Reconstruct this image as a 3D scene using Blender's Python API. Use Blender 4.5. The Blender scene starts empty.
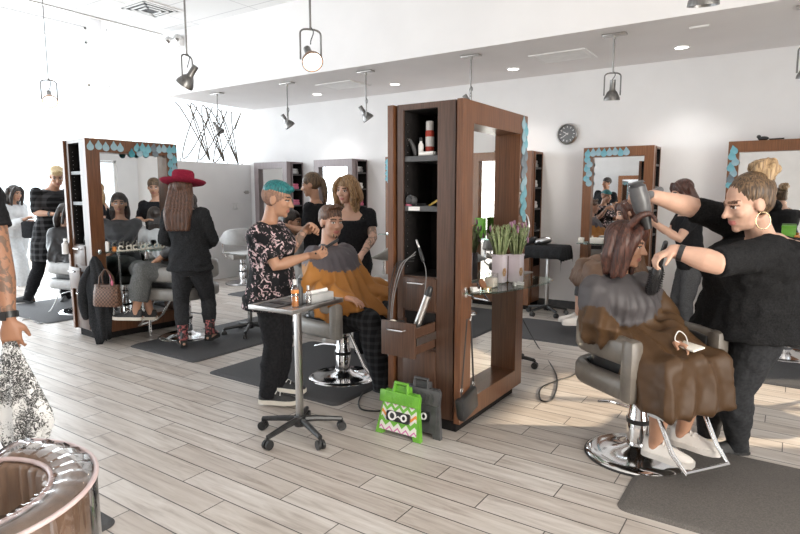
import bpy, bmesh, math, random
from mathutils import Vector, Matrix, Euler, noise
R = math.radians; V3 = Vector
C = bpy.context.scene.collection
scn = bpy.context.scene
random.seed(7)

# ---------------------------------------------------------------- camera
cam = bpy.data.cameras.new('camera'); cam.sensor_width = 36; cam.lens = 36*580/800; cam.clip_end = 100
camo = bpy.data.objects.new('camera', cam); C.objects.link(camo)
camo.location = (0, 0, 1.47); camo.rotation_euler = (R(90) - math.atan(72/580), 0, R(34))
scn.camera = camo
# ---------------------------------------------------------------- world, daylight, exposure
w = bpy.data.worlds.new('sky'); scn.world = w; w.use_nodes = True
w.node_tree.nodes['Background'].inputs[0].default_value = (.93, .97, 1, 1)
w.node_tree.nodes['Background'].inputs[1].default_value = 1.9
scn.view_settings.view_transform = 'Standard'; scn.view_settings.look = 'None'
scn.view_settings.gamma = 1; scn.view_settings.use_curve_mapping = False
scn.view_settings.exposure = 0.12
scn.cycles.max_bounces = 7; scn.cycles.diffuse_bounces = 4; scn.cycles.glossy_bounces = 4
scn.cycles.caustics_reflective = False; scn.cycles.caustics_refractive = False
scn.cycles.sample_clamp_indirect = 6
scn.cycles.use_denoising = True
def area(name, loc, rot, sx, sy, e, col):
    l = bpy.data.lights.new(name, 'AREA'); l.shape = 'RECTANGLE'; l.size = sx; l.size_y = sy; l.energy = e; l.color = col
    o = bpy.data.objects.new(name, l); C.objects.link(o); o.location = loc; o.rotation_euler = rot; return o
area('daylight_left', (-13.5, 2.0, 2.5), (0, R(-90), 0), 4.6, 10.0, 950, (.93, .97, 1))
area('daylight_front', (-9.2, -4.6, 1.7), (R(90), 0, 0), 5.8, 2.9, 160, (.95, .98, 1))
area('fill_right', (3.3, .7, 1.6), (0, R(90), 0), 2.4, 2.8, 330, (1, .90, .79))  # added warm fill from the right, not a known daylight source
bounce_sun = bpy.data.lights.new('bounce_sun', 'SUN'); bounce_sun.energy = 9; bounce_sun.angle = R(1.2); bounce_sun.color = (1, .80, .58)
so = bpy.data.objects.new('bounce_sun', bounce_sun); C.objects.link(so); so.rotation_euler = V3((-1, -.5, -.51)).to_track_quat('-Z', 'Y').to_euler()  # added stand-in for sunlight bounced off the back mirrors
# ---------------------------------------------------------------- materials
def mat(name, col, rough=.5, metal=0, **k):
    m = bpy.data.materials.new(name); m.use_nodes = True
    b = m.node_tree.nodes['Principled BSDF']
    b.inputs['Base Color'].default_value = (*col, 1); b.inputs['Roughness'].default_value = rough; b.inputs['Metallic'].default_value = metal
    if 'coat' in k: b.inputs['Coat Weight'].default_value = k['coat']
    if 'spec' in k: b.inputs['Specular IOR Level'].default_value = k['spec']
    if 'sheen' in k: b.inputs['Sheen Weight'].default_value = k['sheen']
    if 'emit' in k: b.inputs['Emission Color'].default_value = (*col, 1); b.inputs['Emission Strength'].default_value = k['emit']
    if 'sub' in k: b.inputs['Subsurface Weight'].default_value = k['sub']; b.inputs['Subsurface Radius'].default_value = (.012, .005, .003)
    return m
def N(m, t, **v):
    n = m.node_tree.nodes.new(t)
    for k, x in v.items():
        if k.startswith('_'): n.inputs[k[1:].replace('_', ' ')].default_value = x
        else: setattr(n, k, x)
    return n
def L(m, a, b): m.node_tree.links.new(a, b)
def ramp(m, fac, stops, interp='LINEAR'):
    r = m.node_tree.nodes.new('ShaderNodeValToRGB'); r.color_ramp.interpolation = interp
    e = r.color_ramp.elements
    while len(e) < len(stops): e.new(.5)
    for i, (p, c) in enumerate(stops): e[i].position = p; e[i].color = (*c, 1)
    L(m, fac, r.inputs[0]); return r
def coords(m, scale=(1, 1, 1), kind='Object'):
    tc = N(m, 'ShaderNodeTexCoord'); mp = N(m, 'ShaderNodeMapping'); mp.inputs['Scale'].default_value = scale
    L(m, tc.outputs[kind], mp.inputs['Vector']); return mp.outputs['Vector']
def noisy(name, c1, c2, scale=(1, 1, 1), ns=5, rough=.5, metal=0, bump=0, lo=.35, hi=.65, detail=4, **k):
    m = mat(name, c1, rough, metal, **k); v = coords(m, scale)
    n = N(m, 'ShaderNodeTexNoise', _Scale=ns, _Detail=detail); L(m, v, n.inputs['Vector'])
    r = ramp(m, n.outputs['Fac'], [(lo, c1), (hi, c2)])
    b = m.node_tree.nodes['Principled BSDF']; L(m, r.outputs[0], b.inputs['Base Color'])
    if bump:
        bp = N(m, 'ShaderNodeBump', _Strength=bump, _Distance=.01); L(m, n.outputs['Fac'], bp.inputs['Height']); L(m, bp.outputs[0], b.inputs['Normal'])
    return m
M = {}
M['wall'] = noisy('wall_paint', (.83, .82, .82), (.86, .85, .85), ns=3, rough=.8)
M['ceil'] = noisy('ceiling_paint', (.84, .82, .82), (.87, .85, .85), ns=2, rough=.85)
M['wood'] = noisy('walnut_veneer', (.060, .031, .020), (.10, .052, .034), (40, 40, 1.6), 3, .32, bump=.03)
M['woodwarm'] = noisy('warm_walnut', (.165, .066, .028), (.24, .10, .043), (40, 40, 1.6), 3, .3, bump=.03)
M['woodsheen'] = noisy('sheened_walnut', (.20, .16, .165), (.26, .215, .22), (40, 40, 1.6), 3, .35, bump=.03)  # same walnut, with the grey haze of window sheen put into its colour
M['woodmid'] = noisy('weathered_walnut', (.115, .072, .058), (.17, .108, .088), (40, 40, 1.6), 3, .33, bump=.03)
M['black'] = noisy('black_melamine', (.012, .011, .011), (.02, .018, .018), ns=20, rough=.8, spec=.15)
M['darkshelf'] = noisy('charcoal_shelf', (.06, .06, .062), (.085, .085, .09), ns=20, rough=.45)
M['mirror'] = mat('mirror_silver', (.93, .94, .94), .012, 1)
M['chrome'] = noisy('chrome', (.78, .78, .79), (.85, .85, .86), ns=4, rough=.09, metal=1)
M['steel'] = noisy('brushed_steel', (.55, .54, .53), (.64, .63, .62), (60, 60, 2), 4, .3, 1)
M['nickel'] = noisy('satin_nickel', (.42, .40, .38), (.50, .48, .46), (20, 20, 4), 4, .33, 1)
M['plasticblack'] = noisy('black_plastic', (.015, .015, .016), (.028, .028, .03), ns=30, rough=.38)
M['rubber'] = noisy('charcoal_rubber', (.05, .05, .054), (.075, .075, .08), ns=120, rough=.75, bump=.15)
M['matlit'] = noisy('sunlit_rubber', (.10, .09, .083), (.155, .14, .128), ns=160, rough=.8, bump=.2)  # mat rubber with the warm light on it put into its colour
M['vinylgrey'] = noisy('grey_vinyl', (.24, .225, .21), (.29, .275, .255), ns=14, rough=.33, bump=.03)
M['vinyltaupe'] = noisy('taupe_vinyl', (.125, .108, .092), (.17, .148, .125), ns=14, rough=.38, bump=.03)
M['vinylpale'] = noisy('pale_vinyl', (.40, .40, .40), (.48, .48, .48), ns=14, rough=.4, bump=.03)
M['vinylblack'] = noisy('black_vinyl', (.02, .02, .021), (.035, .035, .037), ns=14, rough=.3, bump=.03)
M['vinylbrown'] = noisy('brown_vinyl', (.17, .105, .07), (.25, .16, .11), (8, 8, 1.2), 6, .3, bump=.1)
M['white'] = noisy('white_plastic', (.78, .77, .76), (.84, .83, .82), ns=10, rough=.4)
M['offwhite'] = noisy('cream_wax', (.85, .80, .70), (.9, .86, .78), ns=10, rough=.5)
M['teal'] = noisy('teal_card', (.13, .36, .44), (.20, .45, .53), ns=9, rough=.45)
M['tealpale'] = noisy('pale_blue_card', (.24, .39, .46), (.33, .48, .55), ns=9, rough=.45)
M['tealgrey'] = noisy('slate_blue_card', (.12, .155, .185), (.18, .22, .25), ns=9, rough=.45)
M['tealdeep'] = noisy('deep_teal_card', (.03, .20, .25), (.06, .27, .32), ns=9, rough=.45)
M['lampglow'] = mat('lamp_glow', (1, .86, .68), .4, emit=9)
M['downglow'] = mat('downlight_glow', (1, .97, .93), .4, emit=6)
M['wirebrown'] = noisy('bronze_wire', (.09, .07, .05), (.13, .10, .075), ns=20, rough=.5)
M['darksteel'] = noisy('grey_cord', (.16, .16, .165), (.24, .24, .245), ns=20, rough=.45)
M['dryergrey'] = noisy('dryer_grey', (.085, .085, .09), (.12, .12, .125), ns=20, rough=.35)
M['woodlit'] = noisy('warm_lit_walnut', (.105, .042, .019), (.165, .068, .030), (40, 40, 1.6), 3, .3, bump=.03)  # walnut for mirror frames, the warm light on them put into its colour
M['gunmetal'] = noisy('gunmetal', (.20, .195, .19), (.27, .265, .26), (20, 20, 4), 4, .38, 1)
M['copper'] = noisy('copper_shade', (.42, .27, .20), (.5, .33, .25), ns=6, rough=.35, metal=1)
M['walldim'] = noisy('dimmed_wall_paint', (.50, .49, .49), (.54, .53, .53), ns=3, rough=.8)  # shade put into the paint to dim the strongly lit front wall
M['red'] = noisy('red_label', (.5, .05, .03), (.6, .08, .05), ns=20, rough=.4)
M['orange'] = noisy('orange_plastic', (.75, .25, .05), (.85, .33, .08), ns=20, rough=.4)
M['yellow'] = noisy('yellow_plastic', (.75, .5, .08), (.85, .6, .12), ns=20, rough=.4)
M['pink'] = noisy('pink_plastic', (.6, .12, .22), (.7, .2, .3), ns=20, rough=.4)
M['green'] = noisy('lime_plastic', (.12, .36, .03), (.17, .45, .05), ns=18, rough=.42)
M['leaf'] = noisy('leaf_green', (.20, .27, .11), (.40, .45, .25), ns=30, rough=.6)
M['flower'] = noisy('lavender_flower', (.30, .14, .22), (.45, .25, .36), ns=40, rough=.6)
M['denim'] = noisy('grey_denim', (.07, .072, .078), (.12, .122, .13), (40, 40, 20), 5, .85, bump=.1, spec=.12)
M['denimgrey'] = noisy('washed_denim', (.10, .105, .105), (.17, .175, .175), (30, 30, 14), 5, .85, bump=.1, spec=.12)
M['knitblack'] = noisy('black_knit', (.010, .010, .011), (.022, .022, .023), ns=120, rough=.9, bump=.25, spec=.12)
M['cottonblack'] = noisy('black_cotton', (.011, .011, .013), (.02, .02, .022), ns=60, rough=.85, bump=.1, spec=.12)
M['wooldark'] = noisy('dark_wool', (.018, .019, .021), (.035, .036, .039), ns=90, rough=.95, bump=.25, spec=.12)
M['legging'] = noisy('charcoal_ponte', (.028, .029, .032), (.045, .046, .05), ns=60, rough=.8, bump=.1, spec=.12)
M['sweat'] = noisy('pale_grey_fleece', (.52, .53, .54), (.62, .63, .64), ns=12, rough=.9, bump=.1, spec=.12)
M['palejean'] = noisy('pale_denim', (.56, .59, .61), (.66, .68, .70), ns=30, rough=.9, bump=.1, spec=.12)
M['shoeblack'] = noisy('black_suede', (.02, .02, .021), (.035, .035, .036), ns=30, rough=.6)
M['shoewhite'] = noisy('white_leather', (.74, .70, .66), (.82, .78, .74), ns=14, rough=.5)
M['sole'] = noisy('cream_rubber', (.68, .63, .55), (.75, .70, .62), ns=14, rough=.6)
M['capeblack'] = noisy('black_nylon', (.03, .03, .033), (.055, .055, .06), ns=12, rough=.42, bump=.05)
M['capewhite'] = noisy('white_nylon', (.5, .5, .5), (.6, .6, .6), ns=12, rough=.5, bump=.05)
M['felt'] = noisy('burgundy_felt', (.20, .013, .033), (.27, .02, .045), ns=60, rough=.9, bump=.1, spec=.12)
M['gold'] = mat('pale_gold', (.85, .68, .42), .2, 1)
M['brownleather'] = mat('brown_leather', (.10, .05, .03), .45)
def skin(name, c):
    return noisy(name, tuple(x*.94 for x in c), tuple(min(1, x*1.05) for x in c), ns=14, rough=.5, sub=.08)
M['skin_fair'] = skin('fair_skin', (.62, .38, .28))
M['skin_rosy'] = skin('rosy_skin', (.60, .34, .24))
M['skin_tan'] = skin('tan_skin', (.46, .25, .16))
M['skin_deep'] = skin('warm_brown_skin', (.40, .20, .12))
M['eyewhite'] = mat('eye_white', (.75, .72, .70), .3)
M['iris'] = mat('eye_iris', (.04, .03, .025), .2)
def hairmat(name, c1, c2, s=(70, 70, 5)):
    return noisy(name, c1, c2, s, 2.2, .42, bump=.45, lo=.38, hi=.62)
M['hair_brown'] = hairmat('brown_hair', (.035, .014, .008), (.13, .055, .028))
M['hair_auburn'] = hairmat('auburn_hair', (.03, .012, .009), (.10, .035, .022))
M['hair_dark'] = hairmat('dark_hair', (.012, .009, .008), (.04, .026, .02))
M['hair_mid'] = hairmat('mid_brown_hair', (.05, .021, .011), (.17, .082, .042))
M['hair_blond'] = hairmat('bleached_hair', (.55, .40, .20), (.75, .60, .36))
M['hair_honey'] = hairmat('honey_blond_hair', (.15, .08, .035), (.45, .27, .125))
M['hair_bun'] = hairmat('dark_blond_hair', (.038, .021, .012), (.18, .108, .055))
M['hair_bunlight'] = hairmat('light_blond_hair', (.20, .12, .06), (.48, .33, .18))
M['hair_teal'] = hairmat('teal_hair', (.006, .10, .11), (.02, .22, .235), (60, 60, 14))
M['stubble'] = noisy('shaved_hair', (.22, .125, .09), (.30, .175, .125), ns=90, rough=.8)
# clear and frosted materials: light passes straight, the surface keeps a gloss
def clear(name, tint, gl):
    m = bpy.data.materials.new(name); m.use_nodes = True; nt = m.node_tree
    nt.nodes.remove(nt.nodes['Principled BSDF'])
    t = N(m, 'ShaderNodeBsdfTransparent'); t.inputs[0].default_value = (*tint, 1)
    g = N(m, 'ShaderNodeBsdfGlossy'); g.inputs['Roughness'].default_value = .04
    fr = N(m, 'ShaderNodeLayerWeight'); fr.inputs[0].default_value = .5; pw = N(m, 'ShaderNodeMath', operation='POWER'); pw.inputs[1].default_value = 4; L(m, fr.outputs['Facing'], pw.inputs[0])
    mul = N(m, 'ShaderNodeMath', operation='MULTIPLY_ADD'); mul.inputs[1].default_value = .6*gl**.5; mul.inputs[2].default_value = .035*gl; L(m, pw.outputs[0], mul.inputs[0]); mx = N(m, 'ShaderNodeMixShader')
    L(m, mul.outputs[0], mx.inputs[0]); L(m, t.outputs[0], mx.inputs[1]); L(m, g.outputs[0], mx.inputs[2])
    L(m, mx.outputs[0], nt.nodes['Material Output'].inputs['Surface']); return m
M['pane'] = clear('window_glass', (.97, .99, 1), 1)
M['glass'] = clear('green_glass', (.72, .84, .80), 1.6)
M['film'] = clear('clear_plastic', (.90, .88, .87), 4)
# wood look floor tiles: planks run along X, 0.154 m wide, 0.92 m long, dark joints
def floor_mat():
    m = mat('wood_look_tile', (.6, .56, .52), .36); b = m.node_tree.nodes['Principled BSDF']
    tc = N(m, 'ShaderNodeTexCoord'); sp = N(m, 'ShaderNodeSeparateXYZ'); L(m, tc.outputs['Object'], sp.inputs[0])
    def mth(op, a, bb=None, c=None):
        n = N(m, 'ShaderNodeMath', operation=op)
        for i, x in enumerate((a, bb, c)):
            if x is None: continue
            if isinstance(x, (int, float)): n.inputs[i].default_value = x
            else: L(m, x, n.inputs[i])
        return n.outputs[0]
    yr = mth('DIVIDE', mth('ADD', sp.outputs['Y'], 30.02-.125), .1535); row = mth('FLOOR', yr); fy = mth('FRACT', yr)
    wn = N(m, 'ShaderNodeTexWhiteNoise', noise_dimensions='1D'); L(m, row, wn.inputs['W'])
    xr = mth('ADD', mth('DIVIDE', mth('ADD', sp.outputs['X'], 40), .92), mth('MULTIPLY', row, .37)); xr = mth('ADD', xr, mth('MULTIPLY', wn.outputs['Value'], .12))
    col = mth('FLOOR', xr); fx = mth('FRACT', xr)
    w2 = N(m, 'ShaderNodeTexWhiteNoise', noise_dimensions='2D'); cv = N(m, 'ShaderNodeCombineXYZ'); L(m, row, cv.inputs[0]); L(m, col, cv.inputs[1]); L(m, cv.outputs[0], w2.inputs['Vector'])
    ey = mth('MINIMUM', fy, mth('SUBTRACT', 1, fy)); ex = mth('MINIMUM', fx, mth('SUBTRACT', 1, fx))
    g = mth('MINIMUM', mth('GREATER_THAN', ey, .021), mth('GREATER_THAN', ex, .0030))
    v = N(m, 'ShaderNodeVectorMath', operation='ADD'); L(m, tc.outputs['Object'], v.inputs[0])
    sc = N(m, 'ShaderNodeVectorMath', operation='SCALE'); L(m, w2.outputs['Color'], sc.inputs[0]); sc.inputs['Scale'].default_value = 9; L(m, sc.outputs[0], v.inputs[1])
    mp = N(m, 'ShaderNodeMapping'); mp.inputs['Scale'].default_value = (1.5, 15, 1); L(m, v.outputs[0], mp.inputs[0])
    n1 = N(m, 'ShaderNodeTexNoise', _Scale=1.5, _Detail=7, _Roughness=.62, _Distortion=.7); L(m, mp.outputs[0], n1.inputs['Vector'])
    base = ramp(m, n1.outputs['Fac'], [(.25, (.33, .285, .255)), (.47, (.53, .485, .45)), (.72, (.65, .615, .585))])
    tone = ramp(m, w2.outputs['Value'], [(0, (.84, .80, .77)), (.5, (.97, .95, .93)), (1, (1.05, 1.05, 1.05))])
    mx = N(m, 'ShaderNodeMixRGB', blend_type='MULTIPLY'); mx.inputs[0].default_value = 1; L(m, base.outputs[0], mx.inputs[1]); L(m, tone.outputs[0], mx.inputs[2])
    mg = N(m, 'ShaderNodeMixRGB'); L(m, g, mg.inputs[0]); mg.inputs[1].default_value = (.07, .062, .056, 1); L(m, mx.outputs[0], mg.inputs[2])
    L(m, mg.outputs[0], b.inputs['Base Color'])
    bp = N(m, 'ShaderNodeBump', _Strength=.25, _Distance=.004); L(m, g, bp.inputs['Height']); L(m, bp.outputs[0], b.inputs['Normal'])
    return m
M['floor'] = floor_mat()
def ceil_tiles():
    m = mat('ceiling_tile', (.86, .86, .86), .85); b = m.node_tree.nodes['Principled BSDF']; v = coords(m)
    br = N(m, 'ShaderNodeTexBrick', offset=0); L(m, v, br.inputs['Vector'])
    for k, x in (('Scale', 1), ('Mortar Size', .008), ('Brick Width', 1.22), ('Row Height', .61)): br.inputs[k].default_value = x
    br.inputs['Color1'].default_value = br.inputs['Color2'].default_value = (.88, .88, .88, 1); br.inputs['Mortar'].default_value = (.62, .62, .63, 1)
    L(m, br.outputs['Color'], b.inputs['Base Color']); return m
M['ceiltile'] = ceil_tiles()
def cape_mat():
    # grey yoke over bronze brown satin, jagged border set by height and torn noise
    m = mat('two_tone_cape', (.2, .1, .03), .38); return m
def floral():
    m = mat('floral_cotton', (.012, .012, .014), .8, spec=.12); v = coords(m, (1, 1, 1)); b = m.node_tree.nodes['Principled BSDF']
    n = N(m, 'ShaderNodeTexNoise', _Scale=26, _Detail=3, _Distortion=1.5); L(m, v, n.inputs['Vector'])
    n2 = N(m, 'ShaderNodeTexNoise', _Scale=9, _Detail=1); L(m, v, n2.inputs['Vector'])
    r = ramp(m, n.outputs['Fac'], [(.0, (.012, .012, .014)), (.555, (.02, .02, .022)), (.575, (.30, .27, .27)), (.61, (.62, .36, .40)), (.66, (.66, .58, .58))])
    mx = N(m, 'ShaderNodeMixRGB'); rr = ramp(m, n2.outputs['Fac'], [(.40, (0, 0, 0)), (.46, (1, 1, 1))])
    L(m, rr.outputs[0], mx.inputs[0]); mx.inputs[1].default_value = (.012, .012, .014, 1); L(m, r.outputs[0], mx.inputs[2]); L(m, mx.outputs[0], b.inputs['Base Color']); return m
M['floral'] = floral()
def plaid(name, base, line, sc):
    m = mat(name, base, .85, spec=.12); v = coords(m); b = m.node_tree.nodes['Principled BSDF']; outs = []
    for d in ('X', 'Z'):
        wv = N(m, 'ShaderNodeTexWave', wave_type='BANDS', bands_direction=d, _Scale=sc, _Distortion=.3); L(m, v, wv.inputs['Vector'])
        outs.append(ramp(m, wv.outputs['Fac'], [(.55, (0, 0, 0)), (.75, (.5, .5, .5))]).outputs[0])
    ad = N(m, 'ShaderNodeMixRGB', blend_type='ADD'); ad.inputs[0].default_value = 1; L(m, outs[0], ad.inputs[1]); L(m, outs[1], ad.inputs[2])
    mx = N(m, 'ShaderNodeMixRGB'); L(m, ad.outputs[0], mx.inputs[0]); mx.inputs[1].default_value = (*base, 1); mx.inputs[2].default_value = (*line, 1); L(m, mx.outputs[0], b.inputs['Base Color']); return m
M['plaid'] = plaid('black_grey_plaid', (.012, .012, .013), (.075, .075, .08), 4)
M['plaidtrouser'] = plaid('charcoal_plaid', (.02, .021, .024), (.05, .052, .058), 6)
def lace():
    m = mat('white_black_print', (.8, .8, .8), .5); v = coords(m); b = m.node_tree.nodes['Principled BSDF']
    n = N(m, 'ShaderNodeTexNoise', _Scale=38, _Detail=5, _Roughness=.7, _Distortion=2.5); L(m, v, n.inputs['Vector'])
    n2 = N(m, 'ShaderNodeTexNoise', _Scale=7, _Detail=2); L(m, v, n2.inputs['Vector'])
    a = N(m, 'ShaderNodeMath', operation='ADD'); L(m, n.outputs['Fac'], a.inputs[0]); L(m, n2.outputs['Fac'], a.inputs[1])
    r = ramp(m, a.outputs[0], [(.0, (.9, .9, .9)), (.52, (.78, .78, .78)), (.54, (.02, .02, .02)), (.60, (.03, .03, .03)), (.62, (.85, .85, .85))])
    hf = N(m, 'ShaderNodeMath', operation='MULTIPLY'); hf.inputs[1].default_value = .55; L(m, a.outputs[0], hf.inputs[0]); L(m, hf.outputs[0], r.inputs[0])
    L(m, r.outputs[0], b.inputs['Base Color']); return m
M['lace'] = lace()
def checks(name, c1, c2, sc):
    m = mat(name, c1, .5); v = coords(m); b = m.node_tree.nodes['Principled BSDF']
    ck = N(m, 'ShaderNodeTexChecker', _Scale=sc); L(m, v, ck.inputs['Vector']); ck.inputs['Color1'].default_value = (*c1, 1); ck.inputs['Color2'].default_value = (*c2, 1)
    L(m, ck.outputs['Color'], b.inputs['Base Color']); return m
M['checkbag'] = checks('brown_check_canvas', (.06, .028, .018), (.17, .085, .05), 46)
def chevron():
    m = mat('chevron_print', (.8, .8, .75), .45); b = m.node_tree.nodes['Principled BSDF']
    tc = N(m, 'ShaderNodeTexCoord'); sp = N(m, 'ShaderNodeSeparateXYZ'); L(m, tc.outputs['Object'], sp.inputs[0])
    def mth(op, a, bb):
        n = N(m, 'ShaderNodeMath', operation=op)
        for i, x in enumerate((a, bb)):
            if isinstance(x, (int, float)): n.inputs[i].default_value = x
            else: L(m, x, n.inputs[i])
        return n.outputs[0]
    z = mth('PINGPONG', sp.outputs['X'], .030); t = mth('FRACT', mth('DIVIDE', mth('ADD', mth('ADD', sp.outputs['Z'], z), 3), .17), 0)
    r = ramp(m, t, [(0, (.75, .74, .68)), (.16, (.16, .46, .045)), (.34, (.75, .74, .68)), (.46, (.80, .28, .05)), (.58, (.75, .74, .68)), (.70, (.16, .46, .045)), (.84, (.75, .74, .68)), (.93, (.62, .16, .40))], 'CONSTANT')
    L(m, r.outputs[0], b.inputs['Base Color']); return m
M['chevron'] = chevron()
def tattoo(name, c):
    m = skin(name, c); b = m.node_tree.nodes['Principled BSDF']; old = b.inputs['Base Color'].links[0].from_socket
    v = coords(m); n = N(m, 'ShaderNodeTexNoise', _Scale=22, _Detail=4, _Distortion=1.2); L(m, v, n.inputs['Vector'])
    r = ramp(m, n.outputs['Fac'], [(.50, (0, 0, 0)), (.56, (.65, .65, .65))])
    mx = N(m, 'ShaderNodeMixRGB'); L(m, r.outputs[0], mx.inputs[0]); L(m, old, mx.inputs[1]); mx.inputs[2].default_value = (.09, .085, .075, 1); L(m, mx.outputs[0], b.inputs['Base Color']); return m
M['tattoo_deep'] = tattoo('inked_brown_skin', (.40, .20, .12)); M['tattoo_fair'] = tattoo('inked_fair_skin', (.58, .36, .27))

# ---------------------------------------------------------------- mesh builder
class B:
    def __init__(s): s.bm = bmesh.new()
    def add(s, verts, faces):
        vs = [s.bm.verts.new(v) for v in verts]
        for f in faces:
            try: s.bm.faces.new([vs[i] for i in f])
            except ValueError: pass
        return s
    def box(s, x0, x1, y0, y1, z0, z1, mt=None, bev=0):
        v = [Vector((x, y, z)) for x in (x0, x1) for y in (y0, y1) for z in (z0, z1)]
        if mt: v = [mt @ p for p in v]
        t = bmesh.new(); vs = [t.verts.new(p) for p in v]
        for f in ((0, 1, 3, 2), (4, 6, 7, 5), (0, 4, 5, 1), (2, 3, 7, 6), (0, 2, 6, 4), (1, 5, 7, 3)): t.faces.new([vs[i] for i in f])
        if bev: bmesh.ops.bevel(t, geom=t.edges[:], offset=bev, segments=2, affect='EDGES', profile=.5)
        s.merge(t); return s
    def merge(s, t):
        t.verts.index_update(); vs = [s.bm.verts.new(v.co) for v in t.verts]
        for f in t.faces: s.bm.faces.new([vs[v.index] for v in f.verts])
        t.free()
    def rings(s, rings, cap=True, closed=False):
        n = len(rings[0]); vs = [[s.bm.verts.new(p) for p in r] for r in rings]; m = len(vs)
        for i in range(m if closed else m-1):
            a, b = vs[i], vs[(i+1) % m]
            for j in range(n): s.bm.faces.new((a[j], a[(j+1) % n], b[(j+1) % n], b[j]))
        if cap and not closed: s.bm.faces.new(vs[0][::-1]); s.bm.faces.new(vs[-1])
        return s
    def tube(s, pts, r, seg=10, cap=True, flat=None, round_ends=False):
        pts = [Vector(p) for p in pts]; n = len(pts); rs = r if isinstance(r, (list, tuple)) else [r]*n
        rings = []; prev = None
        for i, p in enumerate(pts):
            t = (pts[min(i+1, n-1)] - pts[max(i-1, 0)]).normalized()
            if prev is None:
                a = Vector((0, 0, 1)) if abs(t.z) < .9 else Vector((1, 0, 0)); u = t.cross(a).normalized()
            else: u = (prev - t*prev.dot(t)).normalized()
            prev = u; v = t.cross(u)
            if i == 0 and round_ends:
                for q, k in ((-.98, .25), (-.72, .70)): rings.append([p + t*q*rs[0] + (u*math.cos(2*math.pi*j/seg) + v*math.sin(2*math.pi*j/seg))*rs[0]*k for j in range(seg)])
            rings.append([p + (u*math.cos(2*math.pi*j/seg) + v*math.sin(2*math.pi*j/seg))*rs[i] for j in range(seg)])
            if i == n-1 and round_ends:
                for q, k in ((.72, .70), (.98, .25)): rings.append([p + t*q*rs[-1] + (u*math.cos(2*math.pi*j/seg) + v*math.sin(2*math.pi*j/seg))*rs[-1]*k for j in range(seg)])
        s.rings(rings, cap); return s
    def cyl(s, a, b, r0, r1=None, seg=20): return s.tube([a, b], [r0, r0 if r1 is None else r1], seg)
    def lathe(s, prof, c=(0, 0, 0), seg=32, mt=None):
        rings = []
        for r, z in prof:
            ring = [Vector((c[0] + max(r, .0004)*math.cos(2*math.pi*j/seg), c[1] + max(r, .0004)*math.sin(2*math.pi*j/seg), c[2] + z)) for j in range(seg)]
            rings.append([mt @ p for p in ring] if mt else ring)
        s.rings(rings); return s
    def ell(s, c, r, mt=None, seg=18, rg=12):
        c = Vector(c); rings = []
        for i in range(rg+1):
            a = -math.pi/2 + math.pi*(i+.25 if i == 0 else i-.25 if i == rg else i)/rg
            ring = [Vector((r[0]*math.cos(a)*math.cos(2*math.pi*j/seg), r[1]*math.cos(a)*math.sin(2*math.pi*j/seg), r[2]*math.sin(a))) + c for j in range(seg)]
            rings.append([mt @ p for p in ring] if mt else ring)
        s.rings(rings); return s
    def prism(s, poly, ext, origin=(0, 0, 0), u=(1, 0, 0), v=(0, 0, 1)):
        o, u, v, e = Vector(origin), Vector(u), Vector(v), Vector(ext); n = len(poly)
        a = [s.bm.verts.new(o + u*p[0] + v*p[1]) for p in poly]; b = [s.bm.verts.new(o + u*p[0] + v*p[1] + e) for p in poly]
        s.bm.faces.new(a[::-1]); s.bm.faces.new(b)
        for i in range(n): s.bm.faces.new((a[i], a[(i+1) % n], b[(i+1) % n], b[i]))
        return s
    def xf(s, m): bmesh.ops.transform(s.bm, matrix=m, verts=s.bm.verts); return s
    def mesh(s, name):
        bmesh.ops.recalc_face_normals(s.bm, faces=s.bm.faces)
        me = bpy.data.meshes.new(name); s.bm.to_mesh(me); s.bm.free(); return me
def wloc(p):
    v = Vector((0, 0, 0))
    while p: v = v + p.location; p = p.parent
    return v
def put(me, name, mats, parent=None, world=False, smooth=40):
    for m in (mats if isinstance(mats, list) else [mats]): me.materials.append(m)
    o = bpy.data.objects.new(name, me); C.objects.link(o)
    if parent:
        o.parent = parent
        if world: me.transform(Matrix.Translation(-wloc(parent)))
    elif world:                                   # a one-mesh thing: its origin at its own base
        xs = [v.co for v in me.vertices]; c = Vector((sum(v.x for v in xs)/len(xs), sum(v.y for v in xs)/len(xs), min(v.z for v in xs)))
        me.transform(Matrix.Translation(-c)); o.location = c
    if smooth:
        me.polygons.foreach_set('use_smooth', [True]*len(me.polygons))
        if smooth < 180: me.set_sharp_from_angle(angle=R(smooth))
    return o
def obj(name, b, m, parent=None, world=False, smooth=40): return put(b.mesh(name), name, M[m] if isinstance(m, str) else m, parent, world, smooth)
def tag(o, label, cat, group=None):
    o['label'] = label; o['category'] = cat
    if group: o['group'] = group
    return o
def thing(name, label, cat, loc=(0, 0, 0), rz=0, group=None):
    o = bpy.data.objects.new(name, None); o.empty_display_size = .1; C.objects.link(o); o.location = loc; o.rotation_euler = (0, 0, R(rz))
    return tag(o, label, cat, group)
def struct(name, b, m, smooth=0):
    o = obj(name, b, m, None, False, smooth); o['kind'] = 'structure'; return o
def dup(root, loc, rz, label, group=None):
    def cp(o, par):
        c = o.copy(); C.objects.link(c); c.parent = par
        for ch in o.children: cp(ch, c)
        return c
    r = cp(root, None); r.location = loc; r.rotation_euler = (0, 0, R(rz)); r['label'] = label
    if group: r['group'] = group
    return r
def remesh(b, voxel, smooth=3, name='body'):
    me = b.mesh('tmp'); o = bpy.data.objects.new('tmp', me); C.objects.link(o)
    md = o.modifiers.new('r', 'REMESH'); md.mode = 'VOXEL'; md.voxel_size = voxel
    if smooth: sm = o.modifiers.new('s', 'SMOOTH'); sm.factor = .5; sm.iterations = smooth
    dg = bpy.context.evaluated_depsgraph_get(); out = bpy.data.meshes.new_from_object(o.evaluated_get(dg)); out.name = name
    bpy.data.objects.remove(o); bpy.data.meshes.remove(me); return out
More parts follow.
